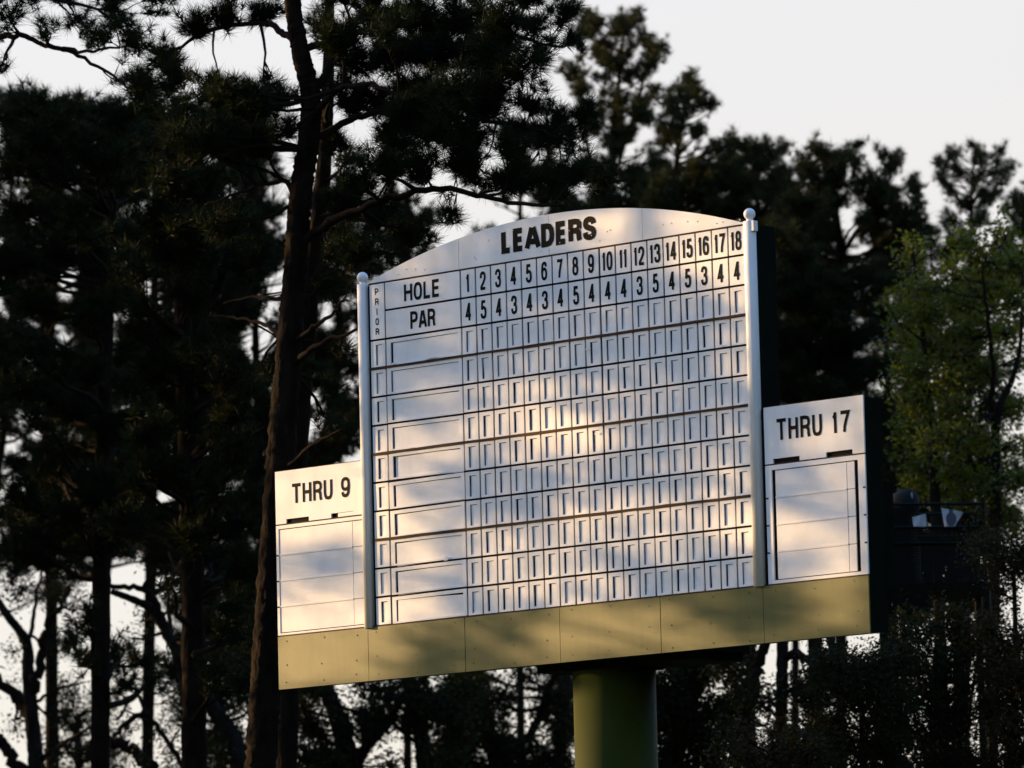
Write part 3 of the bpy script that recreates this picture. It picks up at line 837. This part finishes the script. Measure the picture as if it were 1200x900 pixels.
def scatter0(x0, x1, y0, y1, n, r0, r1): return [(R_(x0, x1), R_(y0, y1), R_(r0, r1)) for _ in range(n)]
# 3 leafy trees low on the left ----------------------------------------------------------------
T = Tree('oak_tree', 'dark forked leafless-looking tree at the lower left edge', 'tree')
T.stem_px([(46,960,22),(43,900,20),(38,850,18),(36,827,17),(33,790,15),(32,757,13),(22,738,11),(10,723,10),(-6,698,9),(-20,660,6)], 88, n=10)
for a in ([(37,827),(43,793),(48,765),(50,747),(58,730),(68,715),(82,690)], 88, 87.5, .085, .035), ([(38,845),(28,828),(14,812),(-4,795)], 88, 88.5, .10, .07), ([(44,915),(22,897),(8,878),(-4,860)], 88, 88, .1, .08), ([(32,757),(40,720),(44,690),(52,660)], 88, 89, .04, .015), ([(43,822),(70,806),(100,800)], 88, 87, .03, .012), ([(47,890),(75,872),(105,852)], 88, 87, .05, .02): T.limb_px(*a)
pads_px(T, [(20,690,26),(60,690,26),(85,670,24),(15,760,14),(70,760,16),(80,800,18),(20,850,16),(75,840,18),(60,880,16),(95,880,14),(10,800,10),(90,710,20),(5,660,22)], 88, k=.8)
T.finish('leaf', ('bark_grey', 'leaf_dark', 'twig'), size=.034, spread=.10, count=15, tw=.016)
T = Tree('oak_tree', 'crooked tree with arching twin limbs between the two straight pine trunks')
T.stem_px([(288,960,26),(283,900,24),(270,860,22),(247,827,19),(225,790,17),(200,750,14),(188,728,12),(177,713,11),(157,703,9),(130,693,7)], 84, n=10)
for a in ([(195,742),(187,715),(175,695),(157,688),(133,687),(118,692)], 84, 83.5, .06, .03), ([(182,900),(160,880),(145,873),(132,874)], 84, 84, .09, .06), ([(215,900),(190,860),(172,835),(160,815),(135,845)], 84, 84.6, .04, .02), ([(200,750),(196,690),(190,650)], 84, 85, .04, .015), ([(170,835),(150,845),(132,862)], 84, 84, .05, .03): T.limb_px(*a)
pads_px(T, [(150,650,20),(190,640,22),(165,725,14),(150,745,14),(200,700,16),(150,850,16),(185,850,18),(200,880,18),(165,890,16),(205,820,14),(250,870,22),(240,900,22),(275,830,16),(270,890,14),(250,760,20),(280,770,20),(300,740,12),(295,700,14),(300,820,8),(215,840,12)], 84, k=.8)
T.finish('leaf', ('bark_grey', 'leaf_dark', 'twig'), size=.034, spread=.10, count=15, tw=.016)

for (lab, st, pd, dp) in (('dark leafy tree filling the space under the forked pine', [(262,980,14),(258,860,12),(252,760,10),(248,680,5)], scatter0(205, 312, 640, 930, 60, 14, 24), 93),
                          ('dark low tree at the foot of the straight left pine', [(96,980,10),(92,900,9),(90,840,6)], scatter0(60, 140, 800, 930, 20, 12, 20), 95)):
    T = Tree('leafy_tree', lab); T.stem_px(st, dp, n=8); pads_px(T, pd, dp, k=1.2)
    T.finish('leaf', ('bark_grey', 'leaf_dark', 'twig'), size=.036, spread=.10, count=15, tw=.016)

# 4 under the board ---------------------------------------------------------------------------
def leafy(label, stems, limbs, pads, depth, mats, name='oak_tree', k=1.0, size=.04, count=9, spread=.12, dj=1.2, limb=True, group=None):
    T = Tree(name, label, 'tree' if 'tree' in name else 'shrub', group)
    for i, st in enumerate(stems): T.stem_px(st, depth, to_ground=True, n=10)
    for a in limbs: T.limb_px(*a)
    pads_px(T, pads, depth, k=k, dj=dj, limb=limb)
    return T.finish('leaf', mats, size=size*1.05, spread=spread*.85, count=count + 3, tw=.015)
R_ = rng.uniform
def scatter(x0, x1, y0, y1, n, r0, r1): return [(R_(x0, x1), R_(y0, y1), R_(r0, r1)) for _ in range(n)]
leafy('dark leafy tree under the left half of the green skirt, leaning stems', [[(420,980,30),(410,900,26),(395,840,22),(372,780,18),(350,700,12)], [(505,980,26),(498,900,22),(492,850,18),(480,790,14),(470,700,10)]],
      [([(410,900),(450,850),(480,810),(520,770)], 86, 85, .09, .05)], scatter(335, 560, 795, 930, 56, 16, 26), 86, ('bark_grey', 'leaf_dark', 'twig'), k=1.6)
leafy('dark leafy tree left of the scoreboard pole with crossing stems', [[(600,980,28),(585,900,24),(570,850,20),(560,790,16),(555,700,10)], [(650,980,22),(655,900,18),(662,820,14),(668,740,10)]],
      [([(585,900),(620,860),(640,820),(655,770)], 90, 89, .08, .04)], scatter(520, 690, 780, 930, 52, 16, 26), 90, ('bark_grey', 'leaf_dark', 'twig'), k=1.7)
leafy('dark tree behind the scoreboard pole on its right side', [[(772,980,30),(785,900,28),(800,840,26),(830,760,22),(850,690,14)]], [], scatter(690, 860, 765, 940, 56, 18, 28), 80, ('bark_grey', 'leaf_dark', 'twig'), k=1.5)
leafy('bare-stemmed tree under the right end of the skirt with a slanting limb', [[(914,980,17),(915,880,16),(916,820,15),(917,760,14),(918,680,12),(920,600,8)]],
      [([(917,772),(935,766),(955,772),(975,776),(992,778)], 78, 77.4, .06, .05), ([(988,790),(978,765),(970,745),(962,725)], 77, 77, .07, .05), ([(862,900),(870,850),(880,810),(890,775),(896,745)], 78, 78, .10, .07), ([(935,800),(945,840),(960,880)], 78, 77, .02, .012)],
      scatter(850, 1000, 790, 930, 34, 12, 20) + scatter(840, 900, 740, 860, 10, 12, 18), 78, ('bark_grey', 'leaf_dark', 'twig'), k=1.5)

# 5 pines against the sky on the right --------------------------------------------------------
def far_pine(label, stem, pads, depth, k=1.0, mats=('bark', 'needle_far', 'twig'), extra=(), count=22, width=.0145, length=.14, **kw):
    T = Tree('pine_tree', label)
    T.stem_px([(x, y, w*.75) for x, y, w in stem], depth, n=10)
    for e in extra: T.stem_px([(x, y, w*.8) for x, y, w in e], depth + .2, to_ground=False, n=8)
    sub = []
    for x, y, r in pads:
        sub.append((x, y, r*.8))
        for _ in range(5): sub.append((x + R_(-.95, .95)*r, y + R_(-.8, .8)*r, r*R_(.35, .6)))
    pads_px(T, sub, depth, k=k*1.7, **kw)
    return T.finish('needle', mats, length=length, width=width, count=count, gaps=SKYGAPS)
SKYGAPS = [(754,184,9,14),(790,200,7,10),(668,60,10,12),(690,92,8,8),(705,82,6,5),(1013,290,16,6),(1000,270,8,8),(960,300,7,8),(1045,345,10,8),(1055,360,6,8),(1095,240,10,30),(745,60,6,5),(770,128,6,5),(800,180,6,8)]
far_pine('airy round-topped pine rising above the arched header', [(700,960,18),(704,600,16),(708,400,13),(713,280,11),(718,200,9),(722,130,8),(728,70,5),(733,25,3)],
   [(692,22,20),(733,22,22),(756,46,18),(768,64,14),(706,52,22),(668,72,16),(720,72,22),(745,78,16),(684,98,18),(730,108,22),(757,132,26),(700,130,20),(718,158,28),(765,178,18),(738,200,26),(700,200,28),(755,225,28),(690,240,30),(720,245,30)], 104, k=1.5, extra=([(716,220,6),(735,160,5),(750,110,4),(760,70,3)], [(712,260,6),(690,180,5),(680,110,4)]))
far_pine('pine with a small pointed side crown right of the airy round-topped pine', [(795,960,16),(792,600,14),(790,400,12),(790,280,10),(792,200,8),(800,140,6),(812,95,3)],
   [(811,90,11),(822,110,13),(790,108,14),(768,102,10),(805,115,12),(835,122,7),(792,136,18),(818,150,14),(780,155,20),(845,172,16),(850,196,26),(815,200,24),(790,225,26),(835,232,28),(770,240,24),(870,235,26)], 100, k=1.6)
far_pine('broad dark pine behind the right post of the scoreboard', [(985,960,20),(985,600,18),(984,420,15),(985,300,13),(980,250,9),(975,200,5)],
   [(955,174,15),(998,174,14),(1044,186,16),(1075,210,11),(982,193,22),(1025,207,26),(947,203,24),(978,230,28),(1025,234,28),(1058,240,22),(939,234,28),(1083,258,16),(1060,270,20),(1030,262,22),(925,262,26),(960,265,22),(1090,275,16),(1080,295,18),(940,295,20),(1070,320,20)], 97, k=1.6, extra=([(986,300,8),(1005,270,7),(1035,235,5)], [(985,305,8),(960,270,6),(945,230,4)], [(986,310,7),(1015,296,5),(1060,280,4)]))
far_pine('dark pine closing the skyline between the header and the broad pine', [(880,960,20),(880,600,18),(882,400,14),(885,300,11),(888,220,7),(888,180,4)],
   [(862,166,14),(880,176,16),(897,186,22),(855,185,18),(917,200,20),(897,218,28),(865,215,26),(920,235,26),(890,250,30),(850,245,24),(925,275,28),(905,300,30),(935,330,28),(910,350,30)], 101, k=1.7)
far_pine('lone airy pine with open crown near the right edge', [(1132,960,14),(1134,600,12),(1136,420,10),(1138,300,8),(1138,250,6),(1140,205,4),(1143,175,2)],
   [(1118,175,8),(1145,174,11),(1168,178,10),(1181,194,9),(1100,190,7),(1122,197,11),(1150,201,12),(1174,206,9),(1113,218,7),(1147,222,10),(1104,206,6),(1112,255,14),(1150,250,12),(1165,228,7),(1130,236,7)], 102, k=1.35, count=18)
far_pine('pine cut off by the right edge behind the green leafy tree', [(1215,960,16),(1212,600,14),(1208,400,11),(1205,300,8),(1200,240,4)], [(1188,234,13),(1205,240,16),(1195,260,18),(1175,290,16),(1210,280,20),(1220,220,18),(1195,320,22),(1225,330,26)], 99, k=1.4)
far_pine('very dark dense conifer right behind the right wing of the board', [(955,960,26),(955,700,24),(952,500,20),(945,380,14),(935,300,8)],
   [(915,275,22),(935,300,26),(905,310,24),(960,330,28),(925,345,28),(985,360,28),(945,380,30),(910,390,28),(1005,395,26),(970,410,30),(930,430,30),(1000,440,28),(1030,430,18),(960,455,28),(1025,470,22),(905,440,28),(990,475,26),(1035,500,20),(1030,540,22),(1040,330,14),(1020,320,16),(1030,570,22),(1040,620,24),(1035,660,22)], 84, k=2.0, mats=('bark', 'needle', 'twig'), width=.009, length=.19, count=24)

# 6 green leafy trees and shrubs on the right --------------------------------------------------
leafy('young green leafy tree in spring leaf at the right edge', [[(1160,980,18),(1163,800,16),(1166,620,14),(1167,545,12),(1167,498,11),(1176,465,8),(1186,445,7),(1196,400,5),(1198,320,3)], [(1110,980,16),(1100,700,14),(1095,560,12),(1090,480,10),(1086,440,8),(1078,360,5),(1070,295,3)]],
      [([(1167,505),(1162,476),(1164,436),(1158,380),(1150,310)], 79, 78, .05, .015), ([(1128,620),(1132,540),(1138,460),(1142,380)], 79, 80, .04, .015)],
      [(1068,288,18),(1083,333,22),(1060,341,18),(1050,372,16),(1085,365,24),(1130,278,20),(1145,302,24),(1180,268,20),(1186,302,24),(1115,320,18),(1165,330,26),(1125,350,24),(1195,345,22),(1060,400,20),(1095,400,24),(1140,390,26),(1180,385,24),(1070,430,24),(1110,440,24),(1155,425,22),(1198,425,18),(1075,465,22),(1120,480,24),(1050,450,12),(1195,470,16),(1065,500,22),(1100,515,24),(1140,515,22),(1190,520,18),(1075,540,22),(1115,550,22),(1150,560,18),(1195,560,20),(1100,575,18),(1060,570,16),(1180,600,22),(1130,585,14)], 79, ('bark_grey', 'leaf', 'twig'), name='leafy_tree', k=1.4, size=.044, count=9)
leafy('darker leafy tree behind the spring green tree on the right', [[(1130,980,18),(1128,700,16),(1124,520,13),(1120,400,9),(1118,320,5)]], [], scatter(1040, 1210, 300, 620, 50, 18, 28) + scatter(1035, 1170, 590, 720, 26, 18, 26), 88, ('bark_grey', 'leaf_dark', 'twig'), name='leafy_tree', k=1.1, size=.045, count=9)
leafy('bronze-leaved shrub rising at the right edge below the platform', [[(1185,980,10),(1188,860,9),(1190,760,7),(1188,660,4)]], [], scatter(1150, 1215, 620, 900, 40, 14, 26), 70, ('bark_grey', 'leaf_brown', 'twig'), name='evergreen_shrub', k=1.5, size=.028, count=14, dj=.8)
leafy('fine-leaved dark shrub below the platform', [[(1090,980,12),(1092,880,10),(1095,800,8),(1098,740,4)]], [], scatter(1040, 1160, 720, 910, 46, 16, 26), 71, ('bark_grey', 'leaf_dark', 'twig'), name='evergreen_shrub', k=1.6, size=.028, count=14, dj=.8)
leafy('fine-leaved shrub under the right wing of the board', [[(1010,980,12),(1012,900,10),(1010,830,8),(1008,770,4)]], [], scatter(955, 1060, 765, 915, 40, 16, 24), 69, ('bark_grey', 'leaf_dark', 'twig'), name='evergreen_shrub', k=1.6, size=.028, count=14, dj=.8)
leafy('low brownish shrub at the bottom, right of the bare stem', [[(905,980,10),(905,920,8),(905,870,5)]], [], scatter(835, 960, 855, 925, 26, 14, 22), 68, ('bark_grey', 'leaf_brown', 'twig'), name='evergreen_shrub', k=1.4, size=.028, count=14, dj=.8)

# 7 sun side: unseen pines added on the left to shade the wood from low sun --------------------
SH = np.array([SUN[0], SUN[1], 0]); SH /= np.linalg.norm(SH)          # horizontal, towards the sun
PH = np.array([-SH[1], SH[0], 0]); PH = PH if PH[1] > 0 else -PH       # across, away from the camera
def sun_spot(s_, p_):
    b = BO + SH*s_ + PH*p_; return np.array([b[0], b[1], ground_z(b[0], b[1])])
def shade_pine(seed, h=21.0):
    T = Tree('pine_tree', 'tall unseen pine added beyond the left edge to shade the wood', 'tree', 'unseen shading pines beyond the left edge')
    W = [np.array([0, 0, -.2]), np.array([.1, 0, 3]), np.array([.2, .1, 8]), np.array([.1, .2, 14]), np.array([.2, .1, h-3]), np.array([.2, .1, h-.4])]
    P, Q = organic(W, [.26, .22, .19, .14, .08, .03]); T.trunk.tube(P, Q, 10); T.axis.append((np.array(P), np.array(Q))); T.stem = np.zeros(3)
    for k in range(64):
        z = R_(3.0, h - .3) if k > 20 else R_(8, h - .3); a = R_(0, 6.28); rr = R_(.6, 3.0) * min(1.0, (h + 1.2 - z)/5)
        T.pad((rr*math.cos(a), rr*math.sin(a), z), R_(.6, .95), R_(.4, .6), 46)
    return T.finish('needle', ('bark', 'needle', 'twig'), length=.24, width=.022, count=14)
def copy_tree(root, loc, rz, sc):
    r = root.copy(); C.objects.link(r); r.location = loc; r.rotation_euler = (0, 0, rz); r.scale = (sc,)*3
    for ch in list(root.children):
        c = ch.copy(); C.objects.link(c); c.parent = r
    return r
protos = [shade_pine(1), shade_pine(2, 23.0)]
used = [False, False]; q = 0
spots = [(17.5, 5.6), (24.5, 5.3)]
for row in range(3):
    for p_ in np.arange(8.6 + row*1.2, 58, 3.4): spots.append((9.6 + .622*p_ + 3.5 + row*6.5 + R_(-1, 1), p_))
for (s_, p_) in spots:
    k = q % 2; loc = sun_spot(s_ + R_(-1, 1), p_ + R_(-.6, .6))
    if not used[k]: protos[k].location = loc; used[k] = True
    else: copy_tree(protos[k], loc, R_(0, 6.28), R_(.9, 1.12))
    q += 1

# unseen wood added round the clearing: one mass that shuts out the low sky
def wood_mass():
    P, D, tr = [], [], MB(); pts = []
    for row in (0, 6.5): pts += [(-27 - row + R_(-1, 1), y + R_(-1, 1)) for y in np.arange(-12, 62, 4.2)]
    for row in (0, 6.5): pts += [(24 + row + R_(-1, 1), y + R_(-1, 1)) for y in np.arange(-12, 84, 4.2)]
    for row in (0, 6.5): pts += [(x + R_(-1, 1), -20 - row + R_(-1, 1)) for x in np.arange(-20, 24, 4.2)]
    for (x, y) in pts:
        d = np.array([x, y, 0]) - np.array([BO[0], BO[1], 0]); s_, p_ = d @ SH, d @ PH
        if s_ > 0 and -4.2 < p_ < 3.6: continue
        h = R_(17, 22); g = ground_z(x, y)
        tr.tube([(x, y, g - .2), (x, y, g + h*.5), (x + .2, y, g + h - .5)], [.25, .17, .04], 6)
        n = 320; z = R_(2.0, h, n); r = 3.1*np.sqrt(R_(0, 1, n))*np.minimum(1, (h + .6 - z)/5); a = R_(0, 6.283, n)
        P.append(np.stack([x + r*np.cos(a), y + r*np.sin(a), g + z], 1)); D.append(rng.normal(size=(n, 3)) + np.array([0, 0, .6]))
    V, T_ = needles(np.concatenate(P), np.concatenate(D), .95, .30, 8)
    b = len(V); V = np.concatenate([V, np.array(tr.v)])
    F3 = [tuple(t) for t in T_.tolist()]
    q4 = np.array([f for f in tr.f if len(f) == 4]); t3 = np.concatenate([q4[:, [0, 1, 2]], q4[:, [0, 2, 3]]]) + b
    o = link('added_woodland', new_mesh('added_woodland', V, tris=np.concatenate([T_, t3])), M['needle'])
    tag(o, 'unseen dark pine wood added round the clearing to shut out low sky', 'wood', kind='stuff')
wood_mass()

# the pine whose outer branches dapple the board; light finds its way between the tufts
T = Tree('pine_tree', 'open pine just beyond the left edge, its branches dappling the board')
DAPK = 0.36
b = sun_spot(16.0, 2.9); T.stem = b
W = [b + np.array([0, 0, z]) + np.array([.05*z*math.sin(z), .03*z, 0])*.3 for z in (-.2, 3, 6, 9, 12, 15, 17.5)]
P, Q = organic(W, [.24, .21, .19, .16, .12, .08, .03]); T.trunk.tube(P, Q, 12); T.axis.append((np.array(P), np.array(Q)))
# share of sunlight that gets through, as soft patches: (x, y, half width, half height, amount) over a crop of the photograph
LIT = [(510,405,85,50,.95),(585,430,45,45,.5),(385,415,45,22,.5),(455,350,50,20,.35),(570,620,50,120,.6),(480,640,80,70,.5),(400,620,45,50,.35),(420,730,60,22,.4),
 (250,590,48,26,.7),(255,660,48,55,.85),(250,740,55,28,.85),(200,640,18,100,.6),(640,570,45,22,.7),(720,560,60,34,.5),(830,585,75,40,.9),(870,610,28,45,.6),(700,620,55,30,.55),(640,690,60,36,.5),
 (800,85,95,42,1.1),(700,100,45,32,.5),(860,140,30,50,.8),(640,80,45,22,.4),(285,450,80,55,.26),(340,400,22,65,.35),(300,520,55,26,.3),(250,340,65,26,.2),
 (300,90,85,22,.5),(240,120,40,14,.45),(560,30,55,22,.5),(650,40,75,26,.75),(780,25,95,22,.9),(420,50,55,22,.3),(480,300,55,32,.15),(700,350,110,50,.16),(850,330,26,110,.22),(800,500,75,36,.3),(730,480,55,36,.3),
 (80,530,120,75,1.4),(70,600,80,25,.6),(90,775,110,45,.85),(80,725,110,24,.5),(150,640,18,60,.45),(20,650,14,90,.5),
 (1050,420,55,65,.95),(960,430,36,36,.4),(950,610,55,42,.85),(1060,660,45,48,.85),(1070,570,26,55,.6),(1000,500,55,18,.25),
 (80,840,110,60,1.5),(190,800,26,36,.7),(640,790,105,46,1.1),(540,800,55,36,.7),(450,810,55,28,.5),(780,815,75,18,.8),(1060,740,45,36,.9),(1085,700,36,40,.7),(960,800,60,18,.4),(370,790,26,16,.5)]
def lit_at(x, y):
    X, Y = (x - 320)*1.579, (y - 240)*1.579
    l = .07
    for (a, b_, ra, rb, am) in LIT: l = l + am*np.exp(-(((X-a)/ra)**2 + ((Y-b_)/rb)**2))
    return np.clip(l, .05, 1.0)
NS = 26000
uu = R_(UL - .25, UR + .25, NS); vv = R_(BTV - .12, 9.2, NS)
bp_ = BO + uu[:, None]*EU + vv[:, None]*np.array([0, 0, 1.0])
xx, yy = pix(bp_); tau = -np.log(lit_at(xx, yy))
outside = ((uu < UPL) | (uu > UPR)) & (vv > WTV + .12)
keep = (R_(0, 1, NS) < tau/3.0*DAPK) & ~outside
P = bp_[keep] + SUN*R_(11.5, 20.0, keep.sum())[:, None]
T.tufts.append(P); T.dirs.append(unit(rng.normal(size=P.shape)*.6 + np.array([0, 0, .6])))
# three boughs run high over the light's path; thin sprays hang from them
ctr = P[rng.permutation(len(P))[:190]]
k = np.argmin(np.linalg.norm(P[:, None, :] - ctr[None], axis=2), axis=1)
T.tw.append((ctr[k], P))
boughs = []
for pp in (-1.25, -.7, -.15, .4):
    top = lambda S_: BO + SUN*S_ + PH*pp + np.array([0, 0, 9.45])
    st = b + np.array([0, 0, top(16.0)[2] - b[2] + .3])
    ln = [st, (st + top(20.5))/2 + np.array([0, 0, .35]), top(20.5), top(17), top(14), top(11.2)]
    ln = smooth_line(ln, 5); T.limb.tube(ln, list(np.linspace(.045, .008, len(ln))), 6); boughs.append(np.array(ln))
bo = np.concatenate(boughs)
q0 = bo[[np.argmin(np.linalg.norm((bo - c0)[:, :2], axis=1)) for c0 in ctr]]
T.tw.append((q0, ctr))
T.finish('needle', ('bark', 'needle', 'twig'), length=.10, width=.008, count=20, tw=.004)

# ------------------------------------------------------------------ camera platform at the right
PD = 74.0
tower = bpy.data.objects.new('platform_tower', None); C.objects.link(tower)
o0 = at(1098, 692, PD); tb = np.array([o0[0], o0[1], ground_z(o0[0], o0[1])]); tower.location = tb
tag(tower, 'dark green railed platform on legs beside the right wing', 'platform')
def tp(px, py, d=0.0): return at(px, py, PD + d) - tb
def tbar(name, a, b_, r, mat='metal_dark', par=None, n=8): return MB().bar(a, b_, r, n).build(name, M[mat], par or tower, smooth=False)
xl, xr = tp(1042, 692)[0], tp(1156, 692)[0]; zf = tp(1098, 692)[2]; DEP = 1.35
for x in (xl, xr):
    for y in (0.0, DEP):
        tbar('leg', (x, y, -.3), (x, y, zf), .05)
        tbar('railing_post', (x, y, zf), (x, y, zf + 1.1), .024)
MB().box(xl - .06, xr + .06, -.05, DEP + .05, zf, zf + .09).build('deck', M['dark_green'], tower)
for z in (.60, .80, 1.09):
    tbar('rail', (xl, 0, zf + z), (xr, 0, zf + z - .02), .02); tbar('rail', (xl, DEP, zf + z), (xr, DEP, zf + z), .02)
    tbar('rail', (xl, 0, zf + z), (xl, DEP, zf + z), .02); tbar('rail', (xr, 0, zf + z), (xr, DEP, zf + z), .02)
for a, b_ in (((xl, 0, .6), (xr, 0, zf - .1)), ((xr, 0, .6), (xl, 0, zf - .1)), ((xl, DEP, .6), (xr, DEP, zf - .1)), ((xl, 0, .6), (xl, DEP, zf - .1)), ((xr, DEP, .6), (xr, 0, zf - .1))):
    tbar('brace', a, b_, .02)
def wire_panel(y):
    mb = MB(); n = 38
    for k in range(n + 1):
        x = xl + (xr-xl)*k/n; mb.box(x - .0075, x + .0075, y - .004, y + .004, zf + .09, zf + .78)
    for k in range(20):
        z = zf + .1 + k*.036; mb.box(xl, xr, y - .0095, y - .0045, z - .0075, z + .0075)
    tag(mb.build('mesh_panel', M['metal_dark'], tower), kind='stuff')
wire_panel(.03); wire_panel(DEP - .03)
d0 = tp(1071, 713, -.1); mb = MB(); mb.tube([(d0[0], d0[1], d0[2]), (d0[0], d0[1] + .04, d0[2]), (d0[0], d0[1] + .16, d0[2])], [.20, .22, .08], 24); mb.build('round_lamp_housing', M['dark_green'], tower)
tbar('lamp_arm', (d0[0], d0[1] + .12, d0[2]), (d0[0], d0[1] + .12, zf + .02), .02)
# slim mast that stands just left of the platform
mast = bpy.data.objects.new('dark_mast', None); C.objects.link(mast); mb_ = at(1034, 700, 72.5); g_ = np.array([mb_[0], mb_[1], ground_z(mb_[0], mb_[1])]); mast.location = g_
tag(mast, 'dark upright mast between the right wing and the railed platform', 'mast')
zt = at(1034, 478, 72.5)[2] - g_[2]
MB().box(-.05, .05, -.05, .05, -.2, zt).build('upright', M['dark_green'], mast)
MB().box(-.09, .09, -.09, .09, zt, zt + .03).build('cap_plate', M['dark_green'], mast)
MB().box(.051, .17, -.02, .02, zt*.25, zt*.9).build('side_rail', M['dark_green'], mast)
# cloths on the railing
def cloth(name, pts, d, label, emblem):
    P = [at(x, y, PD + d) for x, y in pts]; n = 7; V = []
    for j in range(n):
        for i in range(n):
            a, b_ = i/(n-1), j/(n-1)
            q_ = (P[0]*(1-a) + P[1]*a)*(1-b_) + (P[3]*(1-a) + P[2]*a)*b_
            V.append(q_ + np.array([0, .02*math.sin(a*7 + b_*3), 0]))
    V = np.array(V); o_ = V[0].copy(); V = V - o_
    Fq = [(j*n+i, j*n+i+1, (j+1)*n+i+1, (j+1)*n+i) for j in range(n-1) for i in range(n-1)]
    V2 = np.concatenate([V, V + np.array([0, .006, 0])]); F2 = Fq + [tuple(i + n*n for i in f[::-1]) for f in Fq]
    r = link(name, new_mesh(name, V2, F2, smooth=True), M['cloth'], None, o_); tag(r, label, 'cloth', 'cloths on the platform railing')
    if emblem:
        c = V.mean(0) + np.array([.0, -.03, -.01]); mb = MB(); pr = [(c[0] + .065*math.cos(t) , c[2] + .085*math.sin(t)) for t in [2*math.pi*k/20 for k in range(20)]]
        mb.prism(pr + [], c[1], c[1] + .004); mb.prism([(c[0]-.025, c[2]+.08), (c[0]+.025, c[2]+.08), (c[0]+.03, c[2]+.115), (c[0]-.03, c[2]+.115)], c[1]-.001, c[1] + .003)
        tag(mb.build('printed_emblem', M['emblem'], r), 'dark round emblem printed on the cloth')
cloth('hung_cloth', [(1103,595),(1129,600),(1119,617),(1107,617)], -.06, 'white cloth with dark round emblem hung on the platform railing', True)
cloth('hung_cloth', [(1069,606),(1085,602),(1086,617),(1071,617)], -.06, 'plain pale cloth on the platform railing, left of the emblem cloth', False)
# draped equipment on the deck
dr = bpy.data.objects.new('draped_equipment', None); C.objects.link(dr); e0 = at(1058, 690, PD + .5); dr.location = (e0[0], e0[1], zf + tb[2] + .09)
tag(dr, 'dark cover draped over equipment at the left of the platform', 'equipment')
mb = MB(); hz = at(1058, 574, PD + .5)[2] - (zf + tb[2] + .09)
rings = []
for z, a, b_, ox in ((0, .26, .26, 0), (hz*.45, .20, .22, .01), (hz*.72, .16, .2, 0), (hz*.8, .22, .26, .03), (hz*.93, .17, .2, .06), (hz, .08, .1, .09)):
    rings.append([(ox + a*math.cos(t)*(1 + .12*math.sin(5*t + z*4)), b_*math.sin(t)*(1 + .12*math.sin(4*t)), z) for t in [2*math.pi*k/20 for k in range(20)]])
V = [p for r in rings for p in r]; Fq = [(a*20+k, a*20+(k+1) % 20, (a+1)*20+(k+1) % 20, (a+1)*20+k) for a in range(len(rings)-1) for k in range(20)] + [tuple(range(100, 120))]
mb.add(V, Fq); mb.build('cover', M['tarp'], dr, smooth=True)
MB().box(.13, .145, -.2, .1, hz*.78, hz*.95).build('pale_flap', M['cloth'], dr)
